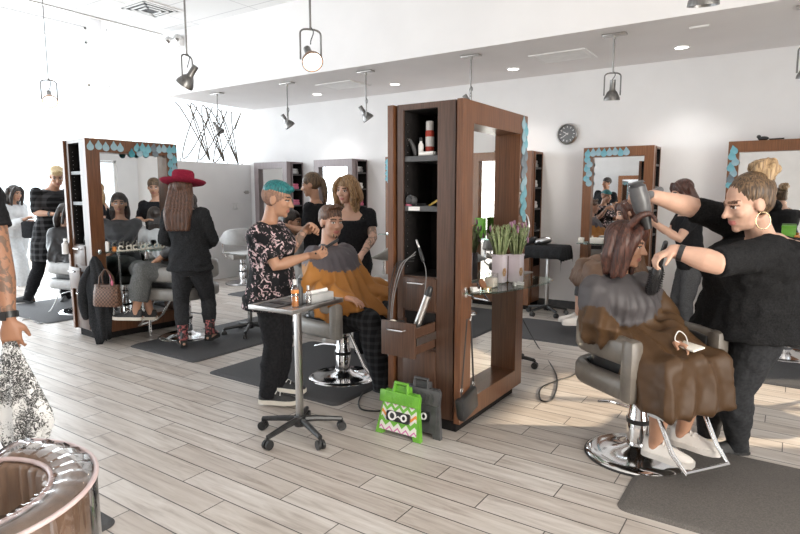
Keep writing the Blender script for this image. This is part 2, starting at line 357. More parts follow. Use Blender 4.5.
def arc(c, r, a0, a1, n, u=(1, 0, 0), v=(0, 1, 0)):
    c, u, v = Vector(c), Vector(u), Vector(v)
    return [c + u*r*math.cos(R(a0 + (a1-a0)*i/n)) + v*r*math.sin(R(a0 + (a1-a0)*i/n)) for i in range(n+1)]
def curve(pts, n=8):
    # Catmull-Rom through the points
    p = [Vector(q) for q in pts]; p = [p[0]*2 - p[1]] + p + [p[-1]*2 - p[-2]]; out = []
    for i in range(1, len(p)-2):
        for k in range(n):
            t = k/n; a, b, c, d = p[i-1:i+3]
            out.append(.5*((2*b) + (c-a)*t + (2*a-5*b+4*c-d)*t*t + (3*b-a-3*c+d)*t**3))
    return out + [p[-2]]
# ---------------------------------------------------------------- the room
XL, XR, YF, YB, ZC, ZL = -13.0, 2.8, -4.0, 7.4, 3.92, 2.99
struct('floor', B().box(XL-.2, XR+.2, YF-.2, YB+.2, -.1, 0), 'floor')
struct('ceiling', B().box(-8.2, XR, YF, 5.65, ZC, ZC+.1), 'ceiltile')
struct('ceiling_low', B().box(-8.2, XR, 5.65, YB, ZL, ZC+.1), 'ceil')
struct('ceiling_high', B().box(XL, -8.2, YF, YB, 5.3, 5.4), 'ceil')
struct('wall_bulkhead', B().box(-8.2, -8.1, YF, 5.65, ZC+.1, 5.3).box(-8.2, -8.1, 5.65, YB, ZC+.1, 5.3), 'wall')
struct('trim_1', B().box(-8.23, -8.2, YF, 5.65, ZC-.012, ZC+.03), 'nickel')
struct('wall_back', B().box(-8.5, XR, YB, YB+.15, 0, 5.4).box(XL, -8.5, YB, YB+.15, 0, .12).box(XL, -8.5, YB, YB+.15, 5.1, 5.4).box(XL, -12.8, YB, YB+.15, .12, 5.1), 'wall')
struct('baseboard_back', B().box(-8.1, XR, YB-.015, YB, 0, .10), 'darkshelf')
struct('wall_partition', B().box(-8.42, -8.3, 5.85, YB, 0, 2.02, bev=.004), 'wall')
struct('wall_front', B().box(XL, XR, YF-.15, YF, 3.1, 5.4).box(XL, -12.2, YF-.15, YF, 0, 3.1).box(-6.2, XR, YF-.15, YF, 0, 3.1), 'walldim')
struct('wall_right', B().box(XR, XR+.15, YF, -.8, 0, ZC).box(XR, XR+.15, 2.2, 5.3, 0, ZC).box(XR, XR+.15, 6.9, YB, 0, ZC).box(XR, XR+.15, 5.3, 6.9, 2.3, ZC).box(XR, XR+.15, 5.3, 6.9, 0, .3).box(XR, XR+.15, -.8, 2.2, 2.9, ZC).box(XR, XR+.15, -.8, 2.2, 0, .3), 'wall')
struct('wall_left', B().box(XL-.15, XL, YF, YB, 0, .12).box(XL-.15, XL, YF, -3.2, .12, 5.4).box(XL-.15, XL, 7.1, YB, .12, 5.4).box(XL-.15, XL, -3.2, 7.1, 5.1, 5.4), 'wall')
def window(n, axis, p, a0, a1, z0, z1, mull, trans):
    b = B(); t = .05
    def bar(u0, u1, v0, v1):
        if axis == 'x': b.box(p-t, p+.02, u0, u1, v0, v1)
        else: b.box(u0, u1, p-t, p+.02, v0, v1)
    for u in [a0, a1-.05] + mull: bar(u, u+.05, z0, z1)
    for v in [z0, z1-.05] + trans: bar(a0, a1, v, v+.04)
    f = struct('window_%d' % n, b, 'white')
    g = B()
    if axis == 'x': g.box(p-.035, p-.03, a0, a1, z0, z1)
    else: g.box(a0, a1, p-.035, p-.03, z0, z1)
    obj('pane', g, 'pane', f)
window(1, 'x', XL-.05, -3.2, 7.1, .12, 5.1, [-.6, 2.0, 4.6], [3.85, 4.75])
window(2, 'y', YF-.05, -12.2, -6.2, 0, 3.1, [-10.2, -8.2], [2.3])
window(3, 'x', XR+.10, -.8, 2.2, .3, 2.9, [.7], [])  # invented opening, added to let the warm fill in
window(5, 'y', YB+.05, -12.8, -8.5, .12, 5.1, [-10.7], [3.85])
window(4, 'x', XR+.10, 5.3, 6.9, .3, 2.3, [6.1], [])  # invented opening, added to shape the sun patches on the floor

# ---------------------------------------------------------------- vents, lights, clock on the shell
def vent(label, x, y, z, sx, sy, n, deep):
    t = thing('air_vent', label, 'air vent', (x, y, z), 0)
    b = B(); fr = .05
    b.box(-sx/2, sx/2, -sy/2, -sy/2+fr, -.012, 0).box(-sx/2, sx/2, sy/2-fr, sy/2, -.012, 0).box(-sx/2, -sx/2+fr, -sy/2+fr, sy/2-fr, -.012, 0).box(sx/2-fr, sx/2, -sy/2+fr, sy/2-fr, -.012, 0)
    obj('frame', b, 'white', t)
    if deep:
        obj('backing', B().box(-sx/2+fr, sx/2-fr, -sy/2+fr, sy/2-fr, -.003, -.001), 'darkshelf', t)
        b = B()
        for k in range(3):
            q = .06 + k*.065; h = -.012 - .006*k; ww = .03
            ax, ay = sx/2 - q, sy/2 - q
            b.box(-ax, ax, -ay, -ay+ww, h-.006, h).box(-ax, ax, ay-ww, ay, h-.006, h).box(-ax, -ax+ww, -ay, ay, h-.006, h).box(ax-ww, ax, -ay, ay, h-.006, h)
        obj('louvre', b, 'white', t)
    else:
        b = B()
        for k in range(n):
            y0 = -sy/2 + fr + (sy-2*fr)*k/n; b.box(-sx/2+fr, sx/2-fr, y0, y0+(sy-2*fr)/n*.7, -.010, -.002)
        obj('louvre', b, 'white', t)
x, y, z = (-7.259, 4.828, 3.92); vent('square white diffuser vent in the high tiled ceiling', x, y, 3.92, .62, .62, 0, True)
x, y, z = (-2.218, 6.5, 2.99); vent('white grille vent in the low ceiling between two recessed lights', x, y, 2.99, .62, .46, 14, False)
x, y, z = (-5.314, 6.459, 2.99); vent('flat white access vent in the low ceiling, left of the tall shelf unit', x, y, 2.99, .62, .46, 14, False)
def downlight(label, x, y):
    t = thing('recessed_light', label, 'ceiling light', (x, y, 2.99), 0, 'recessed lights in the low ceiling')
    obj('trim_ring', B().lathe([(.066, 0), (.085, 0), (.085, -.006), (.066, -.008), (.066, 0)], seg=24), 'white', t)
    obj('diffuser', B().lathe([(0, -.002), (.066, -.002), (.066, -.005), (0, -.005)], seg=24), 'downglow', t)
    l = bpy.data.lights.new('downlight', 'SPOT'); l.energy = 42; l.spot_size = R(105); l.spot_blend = .8; l.shadow_soft_size = .07; l.color = (1, .97, .94)
    o = bpy.data.objects.new('downlight', l); C.objects.link(o); o.location = (0, 0, -.03); o.parent = t
for lab, px in (('recessed ceiling light at the right, above the wavy edge of the back wall glow', -1.07), ('recessed ceiling light beside the grille vent', -2.93),
                ('recessed ceiling light above the tall shelf unit', -4.67), ('leftmost recessed ceiling light, beside the flat access vent', -6.1)):
    downlight(lab.replace('above the wavy edge of the back wall glow', 'between two hanging spotlights'), px, 6.8)
# pendant spotlights
def pendant(label, x, y, ztop, zl, yaw, tilt, glow, wire=False):
    t = thing('pendant_spotlight', label, 'spotlight', (x, y, zl), 0, 'hanging spotlights')
    if ztop < 3.5: obj('ceiling_plate', B().box(-.11, .11, -.045, .045, ztop-zl-.02, ztop-zl, bev=.004).cyl((0, 0, ztop-zl-.05), (0, 0, ztop-zl-.02), .016), 'nickel', t)
    else: obj('ceiling_plate', B().lathe([(.0, 0), (.06, 0), (.06, -.02), (0, -.02)], (0, 0, ztop-zl)), 'nickel', t)
    obj('rod', B().cyl((0, 0, .27), (0, 0, ztop-zl-.02), .008 if not wire else .005, seg=8), 'gunmetal', t)
    yo = []
    for a in range(0, 181, 20): yo.append((.075*math.copysign(abs(math.cos(R(a)))**.6, math.cos(R(a))), 0, .235 + .035*math.sin(R(a))))
    m = Matrix.Rotation(R(yaw), 4, 'Z')
    obj('yoke', B().tube([(.075, 0, .06)] + yo + [(-.075, 0, .06)], .007, 6).xf(m), 'gunmetal', t)
    h = Matrix.Translation((0, 0, .075)) @ Matrix.Rotation(R(yaw), 4, 'Z') @ Matrix.Rotation(R(tilt), 4, 'X')
    obj('socket', B().lathe([(0, .13), (.026, .13), (.027, .04), (.033, .03), (.03, .025), (0, .025)], mt=h, seg=18), 'gunmetal', t)
    sh = obj('shade', B().lathe([(.03, .03), (.045, .02), (.072, -.035), (.075, -.06), (.068, -.06), (.064, -.035), (.04, .012), (.03, .03)], mt=h, seg=24), 'copper' if glow else 'gunmetal', t)
    obj('bulb', B().lathe([(0, -.05), (.03, -.052), (.058, -.045), (.062, -.035), (.03, .01), (0, .012)], mt=h, seg=20), 'lampglow' if glow else 'darkshelf', sh)
    obj('cord', B().tube(curve([(0, 0, .29), (.02, .01, .25), (-.015, .02, .20), (0, 0, .17)], 5), .004, 6), 'plasticblack', t)
Y5 = 5.9
pendant('hanging spotlight at the right edge of the photo over the back stations', .02, Y5, 2.99, 2.40, 15, 12, False)
pendant('hanging spotlight above the wall clock, pointing straight down', -1.52, Y5, 2.99, 2.36, 25, 8, False)
pendant('hanging spotlight half hidden behind the top of the tall shelf unit', -3.04, Y5, 2.99, 2.38, -56, 32, False)
pendant('small hanging spotlight left of the tall shelf unit, above the blond woman', -4.49, Y5, 2.99, 2.38, -50, 35, False)
pendant('small hanging spotlight just right of the zigzag wire', -5.84, Y5, 2.99, 2.38, -50, 35, False)
pendant('small hanging spotlight in front of the zigzag wire', -7.3, Y5, 2.99, 2.38, -60, 35, False)
x, y, z = (-4.291, 3.173, 2.38); pendant('grey unlit spotlight on a long rod from the high ceiling, left of the lit one', x, y, 3.92, 2.36, 110, 38, False)
x, y, z = (-2.911, 3.184, 2.38); pendant('lit copper-toned spotlight on a long rod above the tall white bulkhead', x, y, 3.92, 2.36, -122, 50, True)
x, y, z = (-6.763, 3.235, 2.45); pendant('lit spotlight hanging on a thin wire before the bright windows', x, y, 5.3, 2.43, -112, 50, True, True)
x, y, z = (-0.443, 3.382, 2.45); pendant('spotlight cut by the top edge of the photo, over the right stylist', x, y, 3.92, 2.40, 20, 10, False)
# emergency light on the bulkhead
t = thing('emergency_light', 'small white twin-head emergency light at the left end of the bulkhead', 'emergency light', (-7.85, 5.63, 3.72))
obj('case', B().box(-.16, .16, -.06, .02, -.05, .06, bev=.01), 'white', t)
for s in (-1, 1): obj('lamp_head', B().lathe([(0, -.06), (.05, -.06), (.06, -.05), (.045, .02), (0, .03)], mt=Matrix.Translation((s*.11, -.07, .07)) @ Matrix.Rotation(R(65), 4, 'X'), seg=16), 'steel', t)
# smoke detector slot beside the downlight
tag(obj('ceiling_speaker', B().box(-.9, -.74, 6.05, 6.09, 2.975, 2.99), 'white', None, True), 'thin white slot fitting in the low ceiling near the right recessed light', 'ceiling fitting')
# clock
t = thing('wall_clock', 'round grey wall clock with silver rim on the white back wall', 'clock', (-2.43, 7.4, 2.235))
mt = Matrix.Rotation(R(90), 4, 'X')
obj('rim', B().lathe([(.105, 0), (.132, 0), (.132, .03), (.118, .045), (.108, .03), (.105, 0)], mt=mt, seg=40), 'steel', t)
obj('face', B().lathe([(0, .005), (.108, .005), (.108, .022), (0, .022)], mt=mt, seg=40), noisy('clock_face', (.14, .145, .15), (.17, .175, .18), ns=8, rough=.5), t)
b = B()
for k in range(12):
    a = R(30*k); q = Matrix.Rotation(-a, 4, 'Y'); b.box(-.005, .005, -.0245, -.0225, .076, .098, q)
obj('hour_marks', b, 'white', t)
b = B().box(-.004, .004, -.028, -.026, -.015, .058, Matrix.Rotation(R(-60), 4, 'Y')); obj('hour_hand', b, 'white', t)
b = B().box(-.003, .003, -.031, -.029, -.02, .088, Matrix.Rotation(R(235), 4, 'Y')); obj('minute_hand', b, 'white', t)
# zigzag wire sculpture on the partition
b = B()
for xo, y0, sg, n_, e in ((-8.345, 5.92, 1, 6.0, .20), (-8.375, 5.90, -1, 6.4, .22), (-8.36, 6.05, .55, 6.0, .3)):
    pts = []
    for i in range(int(n_*30)+1):
        ph = math.pi*i/30; pts.append((xo, y0 + .225 + .155*ph/math.pi - sg*.235*math.cos(ph + e), 2.50 + (.45 - .02*math.sin(ph*.7))*math.cos(ph)))
    b.tube(pts, .010, 6)
for k in range(5): b.cyl((-8.36, 5.98 + .32*k, 2.0), (-8.36, 5.98 + .32*k, 2.08), .008, seg=8)
tag(obj('wire_sculpture', b, 'wirebrown', None, True, 180), 'looping zigzag wire screen standing on the white half-height partition', 'wire sculpture')
# partition fittings
t = thing('light_switch', 'double white switch plate on the white partition', 'light switch', (-8.3, 7.02, 1.27))
obj('plate', B().box(0, .008, -.06, .06, -.06, .06, bev=.003), 'white', t)
for s in (-1, 1): obj('rocker', B().box(.008, .014, s*.028-.016, s*.028+.016, -.035, .035, bev=.002), 'white', t)
t = thing('door_handle_bar', 'grey metal coat bar on the partition near the sheen-greyed back mirror frame', 'wall hook', (-8.3, 7.3, 1.52))
obj('plate', B().box(0, .012, -.05, .03, -.03, .03, bev=.003), 'nickel', t); obj('bar', B().tube([(.01, -.01, 0), (.06, -.01, 0), (.065, -.12, 0)], .012, 8), 'nickel', t)
# ---------------------------------------------------------------- mirror stations
def ring(b, x0, x1, y0, y1, z0, z1, ty0, ty1, tz0, tz1):
    b.box(x0, x1, y0, y0+ty0, z0, z1).box(x0, x1, y1-ty1, y1, z0, z1).box(x0, x1, y0+ty0, y1-ty1, z0, z0+tz0).box(x0, x1, y0+ty0, y1-ty1, z1-tz1, z1); return b
def handle(p, axis, ln):
    q = Vector(p); a = Vector((1, 0, 0)) if axis == 'x' else Vector((0, 1, 0)); o = Vector((0, -.03, 0)) if axis == 'x' else Vector((.03, 0, 0))
    return B().tube([q - a*ln/2, q - a*ln/2 + o, q + a*ln/2 + o, q + a*ln/2], .006, 8)
def double_station(label, loc, wd, opened):
    t = thing('mirror_station', label, 'styling station', loc, 0, 'two-sided stations with shelf tower and mirrors')
    H = 2.02
    obj('plinth', B().box(.05, .48, .05, .93, 0, .08), 'black', t)
    b = B()
    b.box(.060, .105, .02, .13, .08, H).box(.35, .470, .02, .13, .08, H).box(.105, .35, .02, .13, 1.985, H).box(.105, .35, .03, .13, .08, .965)
    b.box(.10, .105, .13, .36, .08, H).box(.35, .43, .13, .36, .08, H).box(.10, .43, .36, .97, .08, H).box(.105, .35, .13, .36, 1.985, H).box(.105, .35, .13, .36, .08, .965)
    obj('tower', b, wd, t)
    b = B().box(.106, .349, .352, .359, .966, 1.984).box(.106, .110, .03, .352, .966, 1.984).box(.345, .349, .03, .352, .966, 1.984).box(.11, .345, .03, .352, .966, .970).box(.11, .345, .03, .352, 1.980, 1.984)
    obj('niche_lining', b, 'black', t)
    b = B()
    for k in range(22): b.cyl((.1105, .06, 1.02 + .042*k), (.1115, .06, 1.02 + .042*k), .004, seg=6)
    obj('shelf_pins', b, 'steel', t)
    for z in (1.37, 1.675): obj('shelf', B().box(.11, .345, .03, .35, z, z+.032), 'darkshelf', t)
    obj('front_panel', B().box(.107, .348, .012, .03, .755, .955, bev=.002), wd, t)
    obj('panel_handle', handle((.215, .014, .925), 'x', .11), 'chrome', t)
    obj('cupboard_door', B().box(.107, .348, .012, .03, .095, .50, bev=.002), wd, t)
    if opened:
        obj('drawer_opening', B().box(.115, .34, .026, .03, .52, .74), 'black', t)
        d = obj('drawer', B().box(.107, .348, -.225, -.207, .51, .72, bev=.002).box(.115, .125, -.207, .028, .53, .69).box(.33, .34, -.207, .028, .53, .69).box(.125, .33, -.207, .028, .53, .54), wd, t)
        obj('drawer_handle', handle((.225, -.224, .675), 'x', .11), 'chrome', d)
        obj('drawer_slide', B().box(.34, .349, -.20, .028, .585, .63), 'steel', d)
    else:
        d = obj('drawer', B().box(.107, .348, -.05, -.032, .52, .74, bev=.002).box(.115, .34, -.032, .028, .54, .70), wd, t); obj('drawer_handle', handle((.225, -.05, .70), 'x', .12), 'chrome', d)
        obj('door_handle', handle((.225, .013, .46), 'x', .12), 'chrome', t)
    for x0, x1, xm, s in ((.49, .53, .43, 1), (0, .042, .10, -1)):
        b = B(); ring(b, x0, x1, 0, .97, .075, H, .135, .125, .125, .13)
        a0, a1 = (xm, x0) if s > 0 else (x1, xm)
        b.box(a0, a1, .128, .135, .20, 1.89).box(a0, a1, .845, .85, .2, 1.89).box(a0, a1, .128, .85, .195, .2).box(a0, a1, .128, .85, 1.89, 1.895)
        fr = obj('mirror_frame', b, 'woodlit', t)
        obj('mirror_glass', B().box(xm, xm+.005*s, .135, .845, .2, 1.89) if s > 0 else B().box(xm-.005, xm, .135, .845, .2, 1.89), 'mirror', fr, smooth=0)
    obj('groove_filler', B().box(.470, .4895, .05, .127, .08, H-.004).box(.0425, .060, .05, .127, .08, H-.004).box(.43, .489, .13, .97, 1.9, H-.004).box(.43, .489, .85, .97, .075, H-.004).box(.042, .10, .13, .97, 1.9, H-.004).box(.042, .10, .85, .97, .075, H-.004), 'black', t)
    return t
double_station('tall dark walnut two-sided station in the centre with open drawer and shelf tower', (-2.13, 3.02, 0), M['wood'], True)
double_station('tall walnut two-sided station at the left with handbag and jacket hung on it', (-6.249, 3.067, 0), M['wood'], False).rotation_euler.z = R(-4)
def back_station(label, x0, wd, first=None, w=.78):
    if first: return dup(first, (x0, 7.0, 0), 0, label)
    t = thing('wall_mirror_station', label, 'styling station', (x0, 7.0, 0), 0, 'mirror stations along the back wall')
    H = 2.02
    obj('plinth', B().box(.02, w-.02, .03, .38, 0, .08), 'black', t)
    b = B().box(0, w-.02, .075, .12, .08, H).box(0, .3, .12, .385, .08, H).box(.3, w, .12, .385, .08, .55).box(.3, w, .12, .385, H-.025, H).box(.3, w, .12, .14, .55, H).box(.3, w, .365, .385, .55, H)
    obj('cabinet', b, wd, t)
    obj('niche_lining', B().box(.301, .305, .14, .365, .55, H-.025).box(.305, w-.004, .14, .144, .55, H-.025).box(.305, w-.004, .361, .365, .55, H-.025).box(.305, w-.004, .144, .361, .55, .554), 'black', t)
    for z in (1.0, 1.28, 1.55, 1.80): obj('shelf', B().box(.31, w-.006, .144, .36, z, z+.022), 'darkshelf', t)
    b = B(); b.box(0, .10, 0, .075, .06, H).box(w-.10, w, 0, .075, .06, H).box(.10, w-.10, 0, .075, .06, .18).box(.10, w-.10, 0, .075, H-.11, H)
    fr = obj('mirror_frame', b, wd, t); obj('mirror_glass', B().box(.10, w-.10, .055, .062, .18, H-.11), 'mirror', fr, smooth=0)
    sh = obj('glass_shelf', B().box(.02, w-.02, -.22, -.002, .90, .912, bev=.003), 'glass', t)
    for x in (.08, w-.08): obj('shelf_bracket', B().box(x-.02, x+.02, -.06, 0, .885, .925, bev=.004), 'chrome', sh)
    return t
bs = back_station('walnut wall station with pale blue drops on its mirror corner, behind the dryer', -2.10, M['woodwarm'])
back_station('walnut wall station at the right edge, behind the stylist with the bun', -.60, 0, bs)
back_station('walnut wall station seen past the right side of the central tower', -3.52, 0, bs)
back_station('wall station just left of the central tower, showing a door lever', -4.98, 0, bs)
bg = back_station('sheen-greyed wall station behind the blond woman', -6.38, M['woodsheen'])
back_station('sheen-greyed wall station at the far left of the back wall, behind the teal-haired stylist', -7.76, 0, bg)
b2 = dup(bs, (-3.45, -3.4, 0), 180, 'walnut station on the front wall, seen only in the mirrors')

# ---------------------------------------------------------------- salon chairs (front is +Y in each chair's own frame)
def band(z0f, z1f, th, path):
    # padded band swept along a plan path; z0f, z1f give its lower and upper edge at each path point
    b = B(); rings = []; n = len(path)
    for i, p in enumerate(path):
        t = (path[min(i+1, n-1)] - path[max(i-1, 0)]).normalized(); nrm = Vector((t.y, -t.x, 0)); z0, z1 = z0f(i/(n-1)), z1f(i/(n-1)); r = min(th/2, (z1-z0)/2)*.7
        k = 1 if 0 < i < n-1 else .72
        pr = [(-th/2, z0+r), (-th/2+r*.4, z0+r*.3), (-th/2+r, z0), (th/2-r, z0), (th/2-r*.4, z0+r*.3), (th/2, z0+r), (th/2, z1-r), (th/2-r*.4, z1-r*.3), (th/2-r, z1), (-th/2+r, z1), (-th/2+r*.4, z1-r*.3), (-th/2, z1-r)]
        zc = (z0+z1)/2; rings.append([p + nrm*q*k + Vector((0, 0, zc + (z-zc)*(k if k == 1 else .92))) for q, z in pr])
    return b.rings(rings)
def upath(hw, yf, yb, rc, n=7):
    return [Vector((-hw, yf - (yf-yb-rc)*i/4, 0)) for i in range(4)] + arc((-hw+rc, yb+rc, 0), rc, 180, 270, n) + arc((hw-rc, yb+rc, 0), rc, 270, 360, n) + [Vector((hw, yb + rc + (yf-yb-rc)*i/4, 0)) for i in range(1, 5)]
def bump(u, a, c, w): return a*math.exp(-((u-c)/w)**4)
def make_chair(label, loc, rz, arm, seatm, backh=.0, foot=True, winged=False, group='hydraulic salon chairs', lift=0):
    t = thing('salon_chair', label, 'salon chair', loc, rz, group); z = lift
    bp = obj('base_plate', B().lathe([(0, 0), (.275, 0), (.28, .008), (.272, .02), (.24, .03), (.21, .028), (.16, .04), (.09, .052), (.06, .075), (0, .075)], seg=48), 'chrome', t)
    obj('rubber_rim', B().lathe([(.266, 0), (.284, 0), (.287, .006), (.282, .012), (.266, .008)], seg=48), 'plasticblack', bp)
    cl = obj('column', B().lathe([(0, .07), (.062, .07), (.062, .24), (.056, .25), (.056, .27+z), (.045, .28+z), (.045, .36+z), (0, .36+z)], seg=28), 'chrome', t)
    obj('collar', B().lathe([(.062, .20), (.067, .20), (.067, .225), (.062, .225)], seg=28), 'plasticblack', cl)
    obj('pump_lever', B().tube([(0, -.06, .26), (.02, -.2, .25), (.03, -.3, .22)], .009, 8), 'chrome', t)
    obj('seat', B().box(-.235, .235, -.2, .26, .36+z, .475+z, bev=.035), seatm, t)
    if winged:
        pa = upath(.31, .22, -.27, .24)
        obj('backrest', band(lambda u: .60+z+.06*abs(2*u-1)**3, lambda u: .655+z+bump(u, .22, .5, .40), .055, pa), arm, t)
        for s in (-1, 1): obj('armrest_post', B().tube([(s*.24, .05, .40+z), (s*.31, .06, .46+z), (s*.31, .06, .62+z)], .013, 8), 'chrome', t)
        obj('back_post', B().tube([(0, -.15, .40+z), (0, -.26, .45+z), (0, -.275, .64+z)], .018, 8), 'chrome', t)
    else:
        pa = upath(.29, .24, -.25, .17)
        obj('backrest', band(lambda u: .52+z, lambda u: .665+z+bump(u, backh, .5, .25), .085, pa), arm, t)
        obj('seat_band', band(lambda u: .335+z, lambda u: .455+z, .08, pa), arm, t)
        for s in (-1, 1): obj('arm_front', B().box(s*.29-.043, s*.29+.043, .185, .275, .335+z, .664+z, bev=.03), arm, t)
        obj('inner_lining', band(lambda u: .35+z, lambda u: .64+z+bump(u, backh, .5, .25), .02, upath(.243, .2, -.205, .14)), 'vinylblack', t)
    if foot:
        obj('footrest', B().tube([(-.15, .22, .37+z), (-.15, .38, .20), (-.14, .46, .13), (.14, .46, .13), (.15, .38, .20), (.15, .22, .37+z)], .0125, 10), 'chrome', t)
    return t
make_chair('grey and black salon chair holding the client in the brown cape at the right', (-.64, 3.36, 0), -35-90, M['vinyltaupe'], M['vinylblack'], .05, lift=.09)
make_chair('grey salon chair under the bearded man in the sunlit brown cape', (-2.93, 3.52, 0), -90-6, M['vinylgrey'], M['vinylblack'], .12, lift=.07)
make_chair('beige-grey salon chair turned to the left station, in front of the woman in the hat', (-5.15, 3.66, 0), 200-90, M['vinylgrey'], M['vinylblack'], .05, lift=.10)
make_chair('pale grey salon chair under the black-caped client at the far left', (-7.38, 3.75, 0), -90+14, M['vinylpale'], M['vinylblack'], .05)
make_chair('grey salon chair in the back under the reclining brown-caped client', (-1.379, 6.307, 0.588)[:2] + (0,), 212-90, M['vinylpale'], M['vinylblack'], .05)
make_chair('empty pale grey salon chair with low winged back beside the partition', (-7.55, 6.5, 0), 70, M['vinylpale'], M['vinylgrey'], 0, False, True, lift=.06)
make_chair('dark grey winged salon chair behind the bearded man, left of the tower', (-3.75, 5.55, 0), 150, M['vinylgrey'], M['vinylgrey'], 0, False, True, lift=.06)
make_chair('grey salon chair in front of the right-hand back station, cut by the photo edge', (.02, 6.28, 0), 20, M['vinylpale'], M['vinylgrey'], 0, True, True, lift=.04)
make_chair('salon chair seen in the tall central mirror, beside the front of the room', (.75, 4.75, 0), 60, M['vinylgrey'], M['vinylblack'], 0, True, True)
# ---------------------------------------------------------------- people
V = Vector
def yawv(a): return V((math.cos(R(a)), math.sin(R(a)), 0))
def loftring(c, r, f, w, d, seg=22, p=2.4):
    out = []
    for j in range(seg):
        a = 2*math.pi*j/seg; ca, sa = math.cos(a), math.sin(a)
        k = (abs(ca)**p + abs(sa)**p)**(-1/p); out.append(c + r*w*ca*k + f*d*sa*k)
    return out
PROF = [(-.20, .085, .085, 0), (-.10, .150, .118, -.008), (0, .168, .122, -.012), (.14, .166, .112, -.004), (.36, .140, .096, .004), (.52, .143, .102, .010), (.68, .158, .112, .016), (.82, .168, .104, .004), (.92, .150, .082, -.006), (.98, .095, .062, -.008), (1.03, .058, .055, -.006)]
class Pose: pass
def pose(**k):
    q = Pose(); q.__dict__.update(dict(by=0, hy=None, hp=0, hr=0, hs=1, fat=1, fatd=1, limb=1, shw=.165, hipw=.085, shL=None, shR=None, lean=0, voxel=.007, hand=1, bust=1)); q.__dict__.update(k)
    q.pelvis, q.neck, q.head = V(q.pelvis), V(q.neck), V(q.head); dn = q.neck - q.head; q.neck = q.head + dn*min(1, .185*q.hs/dn.length); q.F = yawv(q.by); q.R = V((q.F.y, -q.F.x, 0)); q.U = (q.neck - q.pelvis).normalized(); q.Ft = q.U.cross(q.R).normalized()
    if q.Ft.dot(q.F) < 0: q.Ft = -q.Ft
    hy = q.by if q.hy is None else q.hy
    # head frame: x right, y forward, z up
    m = Matrix.Rotation(R(hy-90), 4, 'Z') @ Matrix.Rotation(R(-q.hp), 4, 'X') @ Matrix.Rotation(R(q.hr), 4, 'Y')
    q.H = Matrix.Translation(q.head) @ m @ Matrix.Scale(q.hs, 4)
    for s, n in ((-1, 'L'), (1, 'R')):
        if getattr(q, 'sh'+n) is None: setattr(q, 'sh'+n, q.neck - q.U*.055 + q.R*s*q.shw)
        setattr(q, 'hip'+n, q.pelvis + q.R*s*q.hipw - V((0, 0, .03)))
        for nm in ('el', 'wr', 'kn', 'an', 'sh'): setattr(q, nm+n, V(getattr(q, nm+n)))
    return q
def torso(b, q, off=0, t0=-.3, t1=2, flare=None, fatd=None, lower=None):
    ax = q.neck - q.pelvis; rg = []
    ts = [p for p in PROF if t0 <= p[0] <= t1]
    pr = list(ts)
    if lower:                                      # a hem hanging straight down below the hips: list of (drop, grow)
        for dz, gw in lower: rg.append(loftring(q.pelvis + V((0, 0, -dz)) + q.F*PROF[2][3]*q.fatd, q.R, q.F, PROF[2][1]*q.fat + off + gw, PROF[2][2]*q.fatd + off + gw))
        pr = [p for p in pr if p[0] >= 0]
    for t, w, d, f in pr:
        k = 1 if t < .95 else (1 + (1/q.fat - 1)*min(1, (t-.9)/.1))
        rg.append(loftring(q.pelvis + ax*t + q.Ft*f*q.fatd, q.R, q.Ft, w*q.fat*k + off, d*q.fatd*k + off))
    b.rings(rg)
def limbpts(a, m, e, n1=3, n2=4):
    return [a.lerp(m, i/n1) for i in range(n1)] + [m.lerp(e, i/n2) for i in range(n2+1)]
def arm(b, q, n, off=0, upto=2.0, cuff=0):
    a, m, e = getattr(q, 'sh'+n), getattr(q, 'el'+n), getattr(q, 'wr'+n); pts = limbpts(a, m, e); rs = [.054, .050, .044, .040, .041, .036, .029, .025]; g = q.limb
    pp, rr = [], []
    for i, p in enumerate(pts):
        t = i/3 if i <= 3 else 1 + (i-3)/4
        if t > upto: break
        pp.append(p); rr.append(rs[i]*g + off)
    if upto < 2:
        q0 = a.lerp(m, upto) if upto <= 1 else m.lerp(e, upto-1); 
        if (q0-pp[-1]).length > .02: pp.append(q0); rr.append(rr[-1] + cuff)
    b.tube(pp, rr, 14, round_ends=(upto >= 2)); b.ell(a, ((.056*g + off),)*3)
def leg(b, q, n, off=0, upto=2.0, flare=(0, 0, 0), g=None):
    a, m, e = getattr(q, 'hip'+n), getattr(q, 'kn'+n), getattr(q, 'an'+n); g = g or q.limb
    rs = [.088, .080, .068, .056, .056, .054, .043, .035]; pts = limbpts(a, m, e); pp, rr = [], []
    for i, p in enumerate(pts):
        t = i/3 if i <= 3 else 1 + (i-3)/4
        if t > upto: break
        fl = flare[0] + (flare[1]-flare[0])*t if t <= 1 else flare[1] + (flare[2]-flare[1])*(t-1)
        back = (m - (a+e)/2); pp.append(p); rr.append(rs[i]*g + off + fl)
    if upto > 2: pp.append(e + (e-m).normalized()*(upto-2)*.4); rr.append(rr[-1])
    b.tube(pp, rr, 16); b.ell(m, (rs[3]*g + off + flare[1],)*3); b.ell(a, (rs[0]*g + off + flare[0],)*3)
